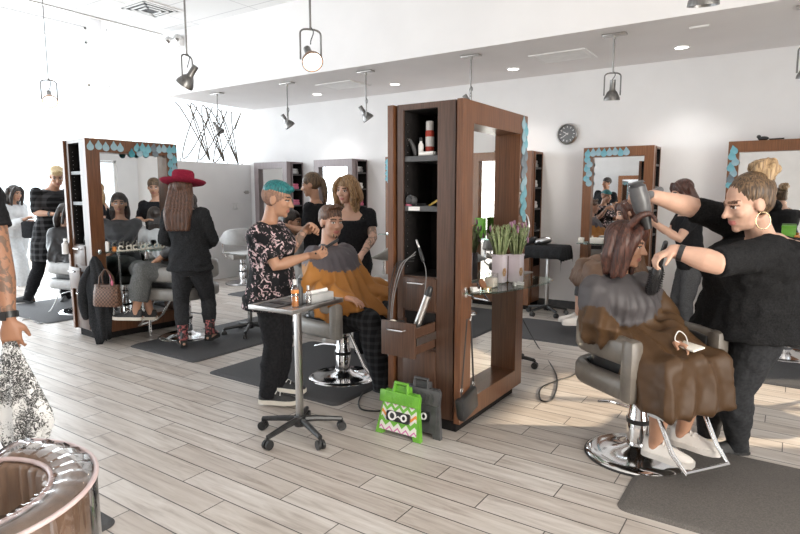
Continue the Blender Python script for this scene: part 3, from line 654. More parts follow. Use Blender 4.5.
def hand(b, wr, d, nrm, ts, curl=.4, sc=1, spread=.012):
    wr, d, nrm = V(wr), V(d).normalized(), V(nrm); nrm = (nrm - d*nrm.dot(d)).normalized(); l = d.cross(nrm)
    b.rings([loftring(wr + d*x*sc - nrm*.004*sc, l, nrm, w*sc, t*sc, 12) for x, w, t in ((-.01, .026, .021), (.015, .028, .019), (.05, .040, .017), (.085, .042, .014), (.095, .036, .011))])
    for i, ln in enumerate((.074, .084, .078, .060)):
        o = (i-1.5)*.0215; p = wr + d*.085*sc + l*o*sc*(-ts); dd = (d + l*(-ts)*(i-1.5)*spread*6).normalized(); pts = [p - d*.02*sc, p]; a = 0
        for k, fr in enumerate((.45, .31, .24)):
            a += curl*(.8 if k == 0 else 1.1); q = dd*math.cos(a) + nrm*math.sin(a); p = p + q*ln*fr*sc; pts.append(p)
        b.tube(pts, [.0088*sc, .0088*sc, .0082*sc, .0075*sc, .0064*sc], 8, round_ends=True)
    p = wr + d*.022*sc + l*ts*.024*sc; t1 = (d*.6 + l*ts*.75 + nrm*.25).normalized(); t2 = (d*.9 + l*ts*.25 + nrm*(.2+.6*curl)).normalized()
    b.tube([p - t1*.01*sc, p + t1*.032*sc, p + t1*.032*sc + t2*.028*sc, p + t1*.032*sc + t2*.052*sc], [.015*sc, .0125*sc, .0105*sc, .008*sc], 8, round_ends=True)
def headshape(b, q, male):
    H = q.H; E = lambda c, r: b.ell(c, r, H)
    E((0, -.014, .034), (.073, .092, .082)); E((0, .028, -.02), (.061, .062, .083)); E((0, .030, -.068), (.054 if male else .049, .050, .043)); E((0, .064, -.094), (.024 if male else .020, .019, .018))
    T = lambda pts, r: b.tube([H @ V(p) for p in pts], [x*q.hs for x in r], 10, round_ends=True)
    T([(-.046, .066, .022), (-.02, .079, .025), (0, .081, .026), (.02, .079, .025), (.046, .066, .022)], [.009, .011, .011, .011, .009])
    T([(0, .083, .018), (0, .096, -.010), (0, .107, -.028)], [.0075, .0095, .0125])
    for s in (-1, 1):
        E((s*.011, .094, -.031), (.009, .009, .008)); E((s*.038, .058, -.024), (.024, .024, .024)); E((s*.031, .069, .003), (.0145, .0135, .0125))
        E((s*.074, -.010, -.006), (.009, .022, .032))
    E((0, .079, -.0585), (.024, .013, .0062)); E((0, .078, -.068), (.020, .013, .0075))
    base = q.neck - q.U*.03; top = H @ V((0, -.022, -.05)); r = (.057 if male else .048)*q.hs*(1 + .25*(q.fat-1))
    b.tube([base, base.lerp(top, .5), top], [r*1.15, r, r*.98], 16)
def paint(me, q, slots):
    # lips, eyes and brows are their own colour on the one body mesh
    Hi = q.H.inverted(); c = q.head; rad = .17*q.hs
    for p in me.polygons:
        if (p.center - c).length > rad: continue
        x, y, z = Hi @ p.center; ax = abs(x)
        if y < .05: continue
        e = math.hypot(ax-.031, z-.003)
        if e < .0055 and abs(z-.002) < .0045: p.material_index = slots['iris']
        elif e < .0115 and abs(z-.002) < .0042: p.material_index = slots['eye']
        elif abs(z-.0095) < .0042 and abs(ax-.031) < .0165: p.material_index = slots['brow']
        elif abs(z - .0285 + .10*abs(ax-.028)) < .0052 and .011 < ax < .049: p.material_index = slots['brow']
        elif ax < .024 and y > .074 and -.0765 + .25*ax < z < -.0525 - .12*ax: p.material_index = slots['lip']
LIP = {'skin_fair': (.52, .19, .17), 'skin_rosy': (.48, .17, .15), 'skin_tan': (.36, .14, .11), 'skin_deep': (.30, .11, .08)}
def person(q, label, skinm, brow='hair_dark', male=False, hands=None, group=None, armskin=None):
    b = B(); torso(b, q); headshape(b, q, male)
    for n in 'LR':
        arm(b, q, n); leg(b, q, n)
        h = (hands or {}).get(n) or {}
        d = V(h.get('d', getattr(q, 'wr'+n) - getattr(q, 'el'+n))); nr = V(h.get('n', (0, 0, -1)))
        hand(b, getattr(q, 'wr'+n), d, nr, h.get('ts', 1 if n == 'R' else -1), h.get('curl', .35), q.hand, h.get('spread', .012))
        an = getattr(q, 'an'+n); f = yawv(getattr(q, 'toe'+n, q.by))
        b.tube([an + V((0, 0, .02)), an - V((0, 0, .045)) - f*.01], [.036, .036], 12); b.tube([an - V((0, 0, .055)) - f*.035, an - V((0, 0, .05)) + f*.06, an - V((0, 0, .065)) + f*.15], [.034, .034, .022], 12, round_ends=True)
    me = remesh(b, q.voxel, 3, 'body')
    lo = min(q.anL.z, q.anR.z, q.pelvis.z) - .1
    root = thing('person', label, 'person', (round(q.pelvis.x, 3), round(q.pelvis.y, 3), max(0, lo)), 0, group)
    k = skinm.replace('_arm', '')
    lip = M.setdefault('lip_'+k, noisy('lips_'+k, LIP.get(k, (.4, .15, .12)), tuple(min(1, x*1.1) for x in LIP.get(k, (.4, .15, .12))), ns=30, rough=.35))
    paint(me, q, dict(eye=1, iris=2, lip=3, brow=4))
    mats = [M[skinm], M['eyewhite'], M['iris'], lip, M[brow]]
    if armskin:
        n, mm = armskin; mats.append(M[mm]); a, e = getattr(q, 'el'+n), getattr(q, 'wr'+n); s0 = getattr(q, 'sh'+n)
        for p in me.polygons:
            for u, v in ((a, e), (s0, a)):
                dd = v-u; t = (p.center-u).dot(dd)/dd.length_squared
                if -.1 < t < .93 and (p.center - u - dd*t).length < .075*q.limb: p.material_index = 5
    put(me, 'body', mats, root, True, 180); return root
def wear(root, name, b, m, voxel=.012, smooth=4, fn=None):
    me = remesh(b, voxel, smooth, name)
    if fn:
        me.update(); cos = [(v.co.copy(), v.normal.copy()) for v in me.vertices]
        for v, (c, n) in zip(me.vertices, cos): v.co = fn(c, n)
        me.update()
    return put(me, name, M[m] if isinstance(m, str) else m, root, True, 180)
def wrinkle(amp, sc):
    def f(c, n): return c + n*amp*noise.noise(c*sc)*(1 + noise.noise(c*sc*2.3))
    return f
def top(root, q, m, off=.014, sleeves=(1, 1), t0=-.08, t1=.99, lower=None, cuff=0, name='shirt', voxel=.011, amp=.008):
    b = B(); torso(b, q, off, t0, t1, lower=lower)
    for n, s in zip('LR', sleeves):
        if s: arm(b, q, n, off*.8, s, cuff)
    return wear(root, name, b, m, voxel, 4, wrinkle(amp, 16))
def trousers(root, q, m, off=.010, upto=2.16, flare=(0, 0, 0), name='trousers', voxel=.011, g=None, amp=.007):
    b = B(); torso(b, q, off, -.25, .16)
    for n in 'LR': leg(b, q, n, off, upto, flare, g)
    return wear(root, name, b, m, voxel, 4, wrinkle(amp, 18))
def shoe(root, q, n, m, solem='sole', ln=.27, heel=.0, high=.0, w=.047, name='shoe', ground=None):
    an = getattr(q, 'an'+n); f = yawv(getattr(q, 'toe'+n, q.by)); r = V((f.y, -f.x, 0)); z0 = V((an.x, an.y, (an.z - .085) if ground is None else ground)) - f*.065
    b = B(); out = [(0, .55, .075), (.07, .80, .078), (.2, .86, .080), (.36, .80, .072), (.55, .92, .055), (.75, 1, .040), (.9, .82, .030), (1, .42, .018)]
    rg = []
    for t, ww, hh in out:
        c = z0 + f*ln*t; h0 = .026 + heel*(1-t)
        rg.append([c + r*w*ww*math.cos(a)*(1 if math.sin(a) < .3 else .78) + V((0, 0, h0 + hh*max(math.sin(a), -.12))) for a in [2*math.pi*j/14 for j in range(14)]])
    b.rings(rg)
    if high: b.tube([an - V((0, 0, .03)), an + V((0, 0, high))], [.046, .050], 14)
    o = wear(root, name, b, m, .008, 2)
    s = B(); poly = []
    for t, ww, hh in out: poly.append((t*ln, w*1.08*ww))
    poly += [(p[0], -p[1]) for p in poly[::-1]]
    s.prism(poly, (0, 0, .03), z0, f, r)
    if heel: s.xf(Matrix.Identity(4)); s.prism([(0, -.03), (.06, -.03), (.06, .03), (0, .03)], (0, 0, heel+.01), z0 + V((0, 0, 0)), f, r)
    obj('sole', s, solem, o, True)
    if 'sneaker' in name or 'skate' in name:
        lc = B()
        for k in range(4):
            t = .40 + .085*k; hh = .028 + .068 - .042*(t-.40)/.35; c = z0 + f*ln*t + V((0, 0, hh)); lc.tube([c - r*w*.5 + f*.006*(1 if k % 2 else -1) - V((0, 0, .012)), c + V((0, 0, .004)), c + r*w*.5 - f*.006*(1 if k % 2 else -1) - V((0, 0, .012))], .0035, 6)
        obj('laces', lc, 'white', o, True, 180)
    return o
def shoes(root, q, m, **k):
    for n in 'LR': shoe(root, q, n, m, **k)
def hair(root, q, parts, m, voxel=.007, smooth=3, name='hair', sa_=.002):
    b = B()
    for p in parts:
        if p[0] == 'e': b.ell(p[1], p[2], q.H)
        else: b.tube(curve([q.H @ V(x) for x in p[1]], 4), [x*q.hs for x in sum([[r0 + (r1-r0)*k/4 for k in range(4)] for r0, r1 in zip(p[2], p[2][1:])], [])] + [p[2][-1]*q.hs], 10, round_ends=True)
    def strand(c, n):
        l = q.H.inverted() @ c; return c + n*sa_*q.hs*math.sin(math.atan2(l.x, l.y)*26 + 3*noise.noise(l*9))
    return wear(root, name, b, m, voxel, smooth, strand)
CAP = [('e', (0, -.022, .048), (.084, .101, .085))]
def strands(xs, y0, z0, ys, zs, r0, r1, widen=1.25, wave=0):
    out = []
    for i, x in enumerate(xs):
        k = 1 if i % 2 else -1
        out.append(('t', [(x, y0, z0), (x*widen + k*wave, (y0+ys)/2 + wave*k, (z0+zs)*.45), (x*widen - k*wave, ys, (z0+zs)*.75), (x*widen*.95, ys+.01, zs)], [r0, r0*1.05, r0, r1]))
    return out
def seat_pose(pelvis, by, neck, head, spread=.1, thigh=.46, footdrop=.46, footf=.50, **k):
    # a sitting pose in world metres: knees and feet come from the body's heading
    p = V(pelvis); F = yawv(by); Rr = V((F.y, -F.x, 0)); kn = {}
    for s, n in ((-1, 'L'), (1, 'R')):
        kn['kn'+n] = p + F*thigh + Rr*s*spread + V((0, 0, -.02)); kn['an'+n] = p + F*footf + Rr*s*spread*.8 + V((0, 0, -footdrop))
        kn['el'+n] = V(neck) + Rr*s*.24 + F*.10 + V((0, 0, -.30)); kn['wr'+n] = V(neck) + Rr*s*.16 + F*.33 + V((0, 0, -.36))
    kn.update(k); return pose(pelvis=pelvis, by=by, neck=neck, head=head, **kn)
def capemat(root, q, name, yoke1, yoke2, body1, body2, rad):
    m = mat(name, body1, .52, spec=.3); bs_ = m.node_tree.nodes['Principled BSDF']; c = q.neck - wloc(root)
    tc = N(m, 'ShaderNodeTexCoord'); d = N(m, 'ShaderNodeVectorMath', operation='DISTANCE'); L(m, tc.outputs['Object'], d.inputs[0]); d.inputs[1].default_value = c
    n = N(m, 'ShaderNodeTexNoise', _Scale=30, _Detail=6, _Roughness=.75); L(m, tc.outputs['Object'], n.inputs['Vector'])
    a = N(m, 'ShaderNodeMath', operation='MULTIPLY_ADD'); L(m, n.outputs['Fac'], a.inputs[0]); a.inputs[1].default_value = .10; L(m, d.outputs['Value'], a.inputs[2])
    r = ramp(m, a.outputs[0], [(0, yoke1), (rad+.05, yoke2), (rad+.052, body1), (rad+.5, body2)]); L(m, r.outputs[0], bs_.inputs['Base Color']); return m
def hull(b, pts, r=.03):
    t = bmesh.new()
    for p in pts:
        for d in ((r, 0, 0), (-r, 0, 0), (0, r, 0), (0, -r, 0), (0, 0, r), (0, 0, -r)): t.verts.new(V(p) + V(d))
    o = bmesh.ops.convex_hull(t, input=t.verts[:]); dead = [v for v in t.verts if not v.link_faces]
    bmesh.ops.delete(t, geom=dead, context='VERTS'); b.merge(t)
def cape(root, q, m, hem=.30, lapw=.28, reach=.05, side=.30, sidedrop=.25, amp=.012, voxel=.013, smooth=10, extra=None, wl=.10, front=True):
    # nylon cape: a tent from the neck over shoulders, arms and lap, then hanging from the knees
    b = B(); F, Rr = q.F, q.R; n0 = q.neck
    b.tube([n0 + V((0, 0, -.05)), n0 + V((0, 0, .03))], [.10, .066], 18)
    torso(b, q, .04, -.1, .98)
    kc = (q.knL + q.knR)/2 + V((0, 0, .09)); up = [n0 - V((0, 0, .05)) + q.F*.06, n0 - V((0, 0, .05)) - q.F*.05]
    for n, s in (('L', -1), ('R', 1)):
        sh, el, wr = getattr(q, 'sh'+n), getattr(q, 'el'+n), getattr(q, 'wr'+n)
        b.tube([sh, el, wr - (wr-el).normalized()*.035], [.082, .090, .078], 14, round_ends=True); hull(b, up + [sh + V((0, 0, .01)), el], .055); hull(b, [sh, el, n0.lerp(q.pelvis, .55) + F*.06, n0.lerp(q.pelvis, .5) - F*.02], .05); hull(b, [el, wr, n0.lerp(q.pelvis, .5) + F*.08, kc + Rr*s*lapw*.8, q.pelvis + F*.12 + Rr*s*side + V((0, 0, .10))], .035)
    if front:
        hull(b, [kc + Rr*lapw, kc - Rr*lapw, q.wrL, q.wrR, q.pelvis + F*.15 + Rr*side + V((0, 0, .08)), q.pelvis + F*.15 - Rr*side + V((0, 0, .08)), q.pelvis + F*.1 + V((0, 0, .2))], .03)
        kf = kc + F*reach; hull(b, [kf + Rr*lapw*.95, kf - Rr*lapw*.95, kf + Rr*lapw*1.05 + F*.03 - V((0, 0, hem)), kf - Rr*lapw*1.05 + F*.03 - V((0, 0, hem)), kc - F*.22 + Rr*lapw*1.1 - V((0, 0, sidedrop)), kc - F*.22 - Rr*lapw*1.1 - V((0, 0, sidedrop)), kc - F*.15 + Rr*lapw, kc - F*.15 - Rr*lapw], .03)
    if extra: extra(b)
    def folds(c, n):
        d = c - n0; lat = d.dot(Rr); fw = d.dot(F); rad = math.hypot(lat, fw) + 1e-6; ang = math.atan2(lat, fw)
        low = min(1, max(0, (kc.z - c.z)/.10)) if front else 0
        ph1 = ang*19 + 3*noise.noise(c*4); ph2 = (lat - .4*fw)*2*math.pi/wl + 2.2*noise.noise(c*4)
        k = min(1, max(0, (d.length-.12)/.3)); f1, f2 = 1 - 2*abs(math.sin(ph1/2)), 1 - 2*abs(math.sin(ph2/2))
        return c + n*(amp*k*((1-low)*f1*1.15 + low*f2*.95) + .007*k*noise.noise(c*9) + .003*noise.noise(c*30))
    return wear(root, 'cape', b, m, voxel, smooth, folds)
def rel(root): return None

# -- stylist with the bun, at the right
q = pose(tagname='bun', pelvis=(-0.174, 3.682, 0.795), neck=(-0.115, 3.565, 1.247), head=(-0.196, 3.45, 1.425), by=222, hy=216, hp=14, hs=1.17, fat=1.55, fatd=1.95, limb=1.42, shw=.20, hipw=.12, shR=(-0.228, 3.73, 1.299),
         shL=(-0.08, 3.396, 1.19), elL=(-0.286, 3.112, 1.149), wrL=(-0.471, 3.108, 1.197), elR=(-0.457, 3.6, 1.398), wrR=(-0.633, 3.36, 1.465), knL=(-0.193, 3.609, 0.4), anL=(-0.175, 3.718, 0.069), knR=(-0.33, 3.854, 0.303), anR=(-0.339, 3.897, 0.008), toeL=212, toeR=216, voxel=.006, hand=.95)
stylist = person(q, 'person with dark blond bun, hoop earrings and black cardigan blow-drying a client', 'skin_fair', 'hair_mid',
                 hands=dict(L=dict(d=V((-.75, -.45, -.35)), n=(.3, .2, -1), curl=.75, ts=1), R=dict(d=V((-.85, -.5, .10)), n=(-.2, .3, -1), curl=.8, ts=-1)))
top(stylist, q, 'knitblack', .020, (1.10, 1.02), -.1, .99, lower=[(.09, .02), (.04, .012)], name='cardigan', amp=.012)
trousers(stylist, q, 'legging', .008, 2.16, name='leggings', g=1.45)
shoes(stylist, q, 'shoeblack', solem='shoeblack', ln=.26, high=.05, name='shoe')
hair(stylist, q, [('e', (0, -.030, .046), (.084, .098, .084)), ('e', (0, -.035, .090), (.064, .075, .045)),
                  ('e', (0, -.045, .01), (.077, .070, .075))], 'hair_bun', smooth=6, sa_=.0012)
hair(stylist, q, [('e', (0, -.098, .118), (.055, .050, .045))] + [('t', [(.05*math.cos(a), -.098 + .045*math.sin(a), .10 + .02*math.sin(2*a)), (.045*math.cos(a+1), -.098 + .045*math.sin(a+1), .15), (.02*math.cos(a+2), -.098 + .02*math.sin(a+2), .165)], [.018, .016, .01]) for a in (0, 1.3, 2.6, 3.9, 5.2)], 'hair_bunlight', .006, 1, 'hair_bun')
for s in (-1, 1):
    e = [q.H @ V((s*.083, -.004 + .032*math.sin(a), -.072 + .036*math.cos(a))) for a in [2*math.pi*i/24 for i in range(25)]]
    obj('hoop_earring', B().tube(e, .0022, 6), 'gold', stylist, True, 180)
d = (q.wrL - q.elL).normalized(); obj('smart_watch', B().tube([q.wrL - d*.045, q.wrL - d*.02], [.042, .041], 20), 'plasticblack', stylist, True)
qs = q
# -- client under the brown cape, right
q = seat_pose((-.69, 3.38, .58), -35, (-0.776, 3.264, 1.014), (-0.734, 3.268, 1.202), tagname='rclient', hy=-2, hp=8, hs=1.0, voxel=.006, knL=(-.35, 3.22, .57), knR=(-.47, 3.04, .57),
              anL=(-0.411, 3.342, 0.211), anR=(-0.522, 3.219, 0.166), toeL=-12, toeR=-12, elL=(-0.572, 3.498, 0.78), wrL=(-0.461, 3.211, 0.713), elR=(-0.833, 3.081, 0.757), wrR=(-0.597, 3.12, 0.676))
rclient = person(q, 'seated person with chin-length brown hair and white sneakers under a grey and brown cape, right', 'skin_tan', 'hair_dark', hands=dict(L=dict(d=V((.75, -.5, -.12)), n=(-.5, -.3, -.8), curl=.45, ts=-1)))
def ex(b): hull(b, [(-0.85, 3.021, 0.81), (-0.807, 3.074, 0.923), (-0.724, 3.01, 0.786), (-0.776, 2.975, 0.812)], .05)
cm = capemat(rclient, q, 'grey_brown_cape', (.052, .048, .051), (.078, .071, .075), (.078, .041, .018), (.062, .032, .014), .28)
cape(rclient, q, cm, hem=.25, lapw=.20, reach=.085, side=.24, sidedrop=.19, wl=.13, amp=.013, extra=ex)
trousers(rclient, q, 'palejean', .008, 1.72, (0, .01, .02))
shoes(rclient, q, 'shoewhite', solem='shoewhite', ln=.26, name='sneaker', w=.05)
hair(rclient, q, CAP + [('e', (0, -.03, .02), (.088, .088, .09))] + strands((-.072, -.055, -.03, 0, .03, .055, .072), -.05, .05, -.065, -.15, .034, .02, 1.2) +
     [('t', [(s*.03, .06, .105), (s*.078, .062, .06), (s*.090, .045, -.03), (s*.088, .03, -.15)], [.020, .026, .028, .018]) for s in (-1, 1)] + [('t', [(s*.06, .0, .10), (s*.09, .01, .04), (s*.10, .0, -.05), (s*.096, -.01, -.16)], [.025, .03, .03, .02]) for s in (-1, 1)] +
     [('t', [(.0, .04, .115), (.05, .075, .09), (.075, .078, .04)], [.02, .018, .012])], 'hair_auburn', name='hair')
qr = q
# -- teal-haired stylist
q = pose(tagname='teal', pelvis=(-2.972, 2.82, 0.805), neck=(-2.99, 2.808, 1.279), head=(-2.925, 2.84, 1.439), by=28, hy=30, hp=10, hs=1.02, fat=1.12, fatd=1.2, shw=.165, elR=(-2.803, 2.693, 1.005), wrR=(-2.705, 2.904, 1.062), elL=(-3.002, 2.993, 1.041), wrL=(-2.857, 3.042, 1.23),
         knR=(-2.923, 2.769, 0.429), anR=(-2.965, 2.74, 0.106), knL=(-3.01, 2.94, 0.409), anL=(-3.078, 2.966, 0.111), toeR=26, toeL=18, voxel=.006)
teal = person(q, 'person with short teal hair, black floral shirt and black trousers, combing a seated client', 'skin_tan', 'hair_dark',
              hands=dict(R=dict(d=V((.9, .2, .12)), n=(.1, .5, .5), curl=.75, ts=-1), L=dict(d=V((.8, -.1, .25)), n=(.3, -.5, -.6), curl=.8, ts=1)), armskin=('L', 'tattoo_fair'))
top(teal, q, 'floral', .022, (.75, .80), -.12, .99, cuff=.012, lower=[(.11, .022), (.02, .015)])
trousers(teal, q, 'cottonblack', .012, 2.10, (0, .004, .012))
shoes(teal, q, 'shoeblack', solem='sole', ln=.27, name='skate_shoe')
hair(teal, q, [('e', (0, -.017, .026), (.0765, .0955, .082))], 'stubble', .006, 1, 'shaved_sides')
hair(teal, q, [('e', (0, -.008, .072), (.072, .092, .058)), ('t', [(-.03, .075, .075), (0, .082, .085), (.035, .072, .075)], [.018, .02, .016]), ('e', (0, -.05, .06), (.066, .056, .05))], 'hair_teal', .006, 2)
qt = q
# -- bearded man under the sunlit brown cape
q = seat_pose((-2.96, 3.53, .58), -6, (-3.028, 3.47, 1.054), (-2.989, 3.472, 1.26), tagname='man', hy=-20, hp=4, hs=1.08, fat=1.12, fatd=1.15, spread=.16, footf=.56, voxel=.006, limb=1.1, elL=(-2.917, 3.762, 0.73), wrL=(-2.737, 3.823, 0.696), elR=(-2.939, 3.181, 0.765), wrR=(-2.652, 3.217, 0.728))
man = person(q, 'seated bearded person with short brown hair under a grey and sunlit brown cape at the centre', 'skin_rosy', 'hair_mid', male=True)
def ex(b):
    hull(b, [(-2.969, 3.426, 1.029), (-2.859, 3.56, 0.945), (-2.728, 3.853, 0.71), (-2.595, 3.678, 0.553), (-2.684, 3.256, 0.704), (-2.976, 3.155, 0.72), (-3.086, 3.346, 0.951), (-2.967, 3.306, 0.962)], .03)
    hull(b, [(-2.976, 3.155, 0.75), (-3.01, 3.157, 0.686), (-2.684, 3.256, 0.704), (-2.748, 3.236, 0.444), (-2.809, 3.232, 0.604)], .025)
    hull(b, [(-2.715, 3.295, 0.71), (-2.595, 3.678, 0.65), (-2.508, 3.555, 0.553), (-2.685, 3.255, 0.615)], .025)
cm = capemat(man, q, 'sunlit_grey_brown_cape', (.10, .092, .10), (.125, .112, .128), (.48, .21, .05), (.40, .17, .042), .29)  # brown cape cloth with direct sunlight put into its brighter colour
cape(man, q, cm, front=False, amp=.018, extra=ex)
trousers(man, q, 'plaidtrouser', .012, 2.16, (0, .015, .02), g=1.15)
shoes(man, q, 'shoeblack', solem='shoeblack')
hair(man, q, [('e', (0, -.022, .050), (.082, .099, .080)), ('e', (0, -.034, .020), (.082, .080, .075)), ('t', [(-.045, .045, .105), (0, .058, .118), (.045, .045, .105)], [.016, .02, .016])], 'hair_mid', .006, 4, sa_=.001)
hair(man, q, [('e', (0, .068, -.098), (.018, .017, .013)), ('t', [(-.024, .068, -.075), (-.02, .07, -.095)], [.004, .006]), ('t', [(.024, .068, -.075), (.02, .07, -.095)], [.004, .006])], 'hair_mid', .004, 1, 'beard')
qm = q
# -- person in the burgundy hat
q = pose(tagname='hat', pelvis=(-4.687, 3.412, 0.822), neck=(-4.697, 3.381, 1.341), head=(-4.72, 3.39, 1.507), by=112, hy=118, hp=6, fat=1.06, fatd=1.12, limb=1.08, shw=.17, elR=(-4.524, 3.547, 1.048), wrR=(-4.772, 3.608, 0.965), elL=(-4.925, 3.3, 1.046), wrL=(-5.018, 3.515, 0.999),
         knL=(-4.85, 3.399, 0.442), anL=(-4.759, 3.34, 0.12), knR=(-4.707, 3.604, 0.475), anR=(-4.652, 3.569, 0.148), toeL=150, toeR=120)
hatp = person(q, 'standing person seen from behind in a burgundy hat, black jacket and patterned heeled boots', 'skin_fair', 'hair_mid')
top(hatp, q, 'wooldark', .018, (1.9, 1.9), -.15, .99, lower=[(.06, .02), (.03, .02)], name='jacket', amp=.012)
trousers(hatp, q, 'legging', .010, 1.9, g=1.1)
shoes(hatp, q, noisy('floral_boot', (.02, .018, .02), (.42, .12, .12), ns=40, rough=.5, lo=.5, hi=.56), solem='shoeblack', heel=.05, high=.12, name='boot', ln=.24)
hair(hatp, q, CAP + strands((-.075, -.05, -.025, 0, .025, .05, .075), -.05, .05, -.115, -.36, .036, .022, 1.3), 'hair_brown', .008)
hm = q.H @ Matrix.Translation((0, -.012, .075)) @ Matrix.Rotation(R(-4), 4, 'X')
prof = [(.0, .10), (.05, .115), (.085, .11), (.098, .09), (.104, .0), (.15, -.006), (.19, .004), (.205, .018), (.205, .013), (.19, -.002), (.15, -.013), (.10, -.010), (.0, -.005)]
ht = obj('hat', B().lathe(prof, mt=hm, seg=40), 'felt', hatp, True, 60)
b = B()
for i in range(26):
    a = 2*math.pi*i/26; b.ell((.108*math.cos(a), .108*math.sin(a), .010), (.007, .007, .007), hm, 8, 6)
obj('bead_band', b, 'white', ht, True, 180)
qh = q
# -- client in jeans at the left station, mostly hidden
q = seat_pose((-5.12, 3.67, .69), 205, (-5.07, 3.68, 1.19), (-5.09, 3.67, 1.37), tagname='jeans', knL=(-5.225, 3.255, 0.733), knR=(-5.462, 3.36, 0.725), anL=(-5.243, 3.17, 0.347), anR=(-5.315, 3.363, 0.307), elL=(-5.036, 3.503, 0.969), elR=(-5.282, 3.675, 0.966), wrL=(-5.171, 3.387, 0.832), wrR=(-5.29, 3.488, 0.836), toeL=208, toeR=212, fat=1.05, voxel=.009)
jn = person(q, 'seated person in wide washed jeans and white-soled sneakers behind the person in the hat', 'skin_tan', 'hair_dark')
top(jn, q, 'capeblack', .02, (1.8, 1.8), name='smock', voxel=.014)
trousers(jn, q, 'denimgrey', .014, 1.96, (.0, .02, .035), name='jeans', g=1.1)
shoes(jn, q, 'shoeblack', solem='sole', ln=.30, name='sneaker', w=.052)
hair(jn, q, CAP + strands((-.06, -.03, 0, .03, .06), -.05, .05, -.08, -.22, .034, .022), 'hair_dark', .009)
# -- blond barber in black plaid
q = pose(tagname='blond', pelvis=(-8.501, 3.94, 0.907), neck=(-8.433, 3.962, 1.484), head=(-8.267, 3.977, 1.718), by=-2, hy=-22, hp=26, hs=1.1, fat=1.12, fatd=1.1, limb=1.08, shw=.205, elR=(-8.351, 3.716, 1.232), wrR=(-8.069, 3.797, 1.222), elL=(-8.371, 4.124, 1.208), wrL=(-8.11, 4.023, 1.229),
         knR=(-8.496, 3.75, 0.453), anR=(-8.512, 3.619, 0.11), knL=(-8.487, 4.046, 0.422), anL=(-8.408, 4.051, 0.072), toeR=215, toeL=-40, voxel=.008)
bl = person(q, 'tall person with bleached hair in a black plaid shirt, cutting hair beside the left station', 'skin_tan', 'hair_dark', male=True, armskin=None)
top(bl, q, 'plaid', .022, (1.05, 1.05), -.2, .99, lower=[(.34, .04), (.2, .035), (.08, .025)], voxel=.014)
trousers(bl, q, 'cottonblack', .012, 2.16, (0, .01, .015), voxel=.014)
shoes(bl, q, 'shoeblack', solem='shoeblack', ln=.31, name='boot', high=.08)
hair(bl, q, [('e', (0, -.012, .066), (.078, .097, .062)), ('t', [(-.045, .06, .085), (0, .078, .1), (.045, .06, .085)], [.02, .025, .02])], 'hair_blond', .008)
d = (q.wrR - q.elR).normalized(); obj('wrist_watch', B().tube([q.wrR - d*.06, q.wrR - d*.025], [.036, .035], 16), 'plasticblack', bl, True)
# -- black-caped client of the blond barber
q = seat_pose((-7.42, 3.75, .58), 14, (-7.557, 3.672, 1.022), (-7.498, 3.688, 1.235), tagname='blackcape', hp=14, voxel=.009)
bc = person(q, 'seated person with dark hair under a black cape, behind the left station', 'skin_fair', 'hair_dark')
cape(bc, q, 'capeblack', hem=.2, voxel=.018)
hair(bc, q, CAP + strands((-.07, -.04, 0, .04, .07), -.04, .05, -.06, -.16, .036, .025) + [('t', [(s*.05, .05, .10), (s*.08, .05, .03), (s*.085, .05, -.10)], [.02, .026, .02]) for s in (-1, 1)], 'hair_dark', .009)
trousers(bc, q, 'denim', .01, 2.16, voxel=.014); shoes(bc, q, 'shoeblack', solem='sole')
# -- person in grey sweats, far left
q = pose(tagname='grey', pelvis=(-10.103, 4.162, 0.815), neck=(-10.122, 4.149, 1.3), head=(-10.013, 4.175, 1.493), by=20, hy=15, hp=8, shw=.17, fat=1.1, fatd=1.15, elR=(-9.976, 4.067, 0.996), wrR=(-9.744, 4.187, 1.105), elL=(-10.11, 4.278, 0.983), wrL=(-9.851, 4.272, 1.053), knR=(-9.952, 4.143, 0.447), anR=(-9.964, 4.135, 0.084), knL=(-10.213, 4.208, 0.424), anL=(-10.305, 4.147, 0.053), voxel=.009)
gy = person(q, 'person with long dark wavy hair in pale grey sweatshirt and loose pale jeans, far left', 'skin_tan', 'hair_dark')
top(gy, q, 'sweat', .035, (1.85, 1.85), -.06, .99, name='sweatshirt', voxel=.016)
trousers(gy, q, 'palejean', .02, 2.05, (.02, .04, .07), voxel=.016)
shoes(gy, q, 'shoewhite', solem='shoewhite')
hair(gy, q, CAP + strands((-.075, -.045, 0, .045, .075), -.045, .05, -.07, -.26, .04, .025, 1.25, .014) + [('t', [(s*.04, .055, .10), (s*.078, .055, .04), (s*.09, .04, -.06), (s*.085, .045, -.17)], [.02, .027, .03, .018]) for s in (-1, 1)], 'hair_dark', .01)
obj('shoulder_bag', B().box(-.11, .11, -.05, .05, -.14, .12, Matrix.Translation((-9.694, 4.196, 0.952)) @ Matrix.Rotation(R(20), 4, 'Z'), .03), 'cottonblack', gy, True)
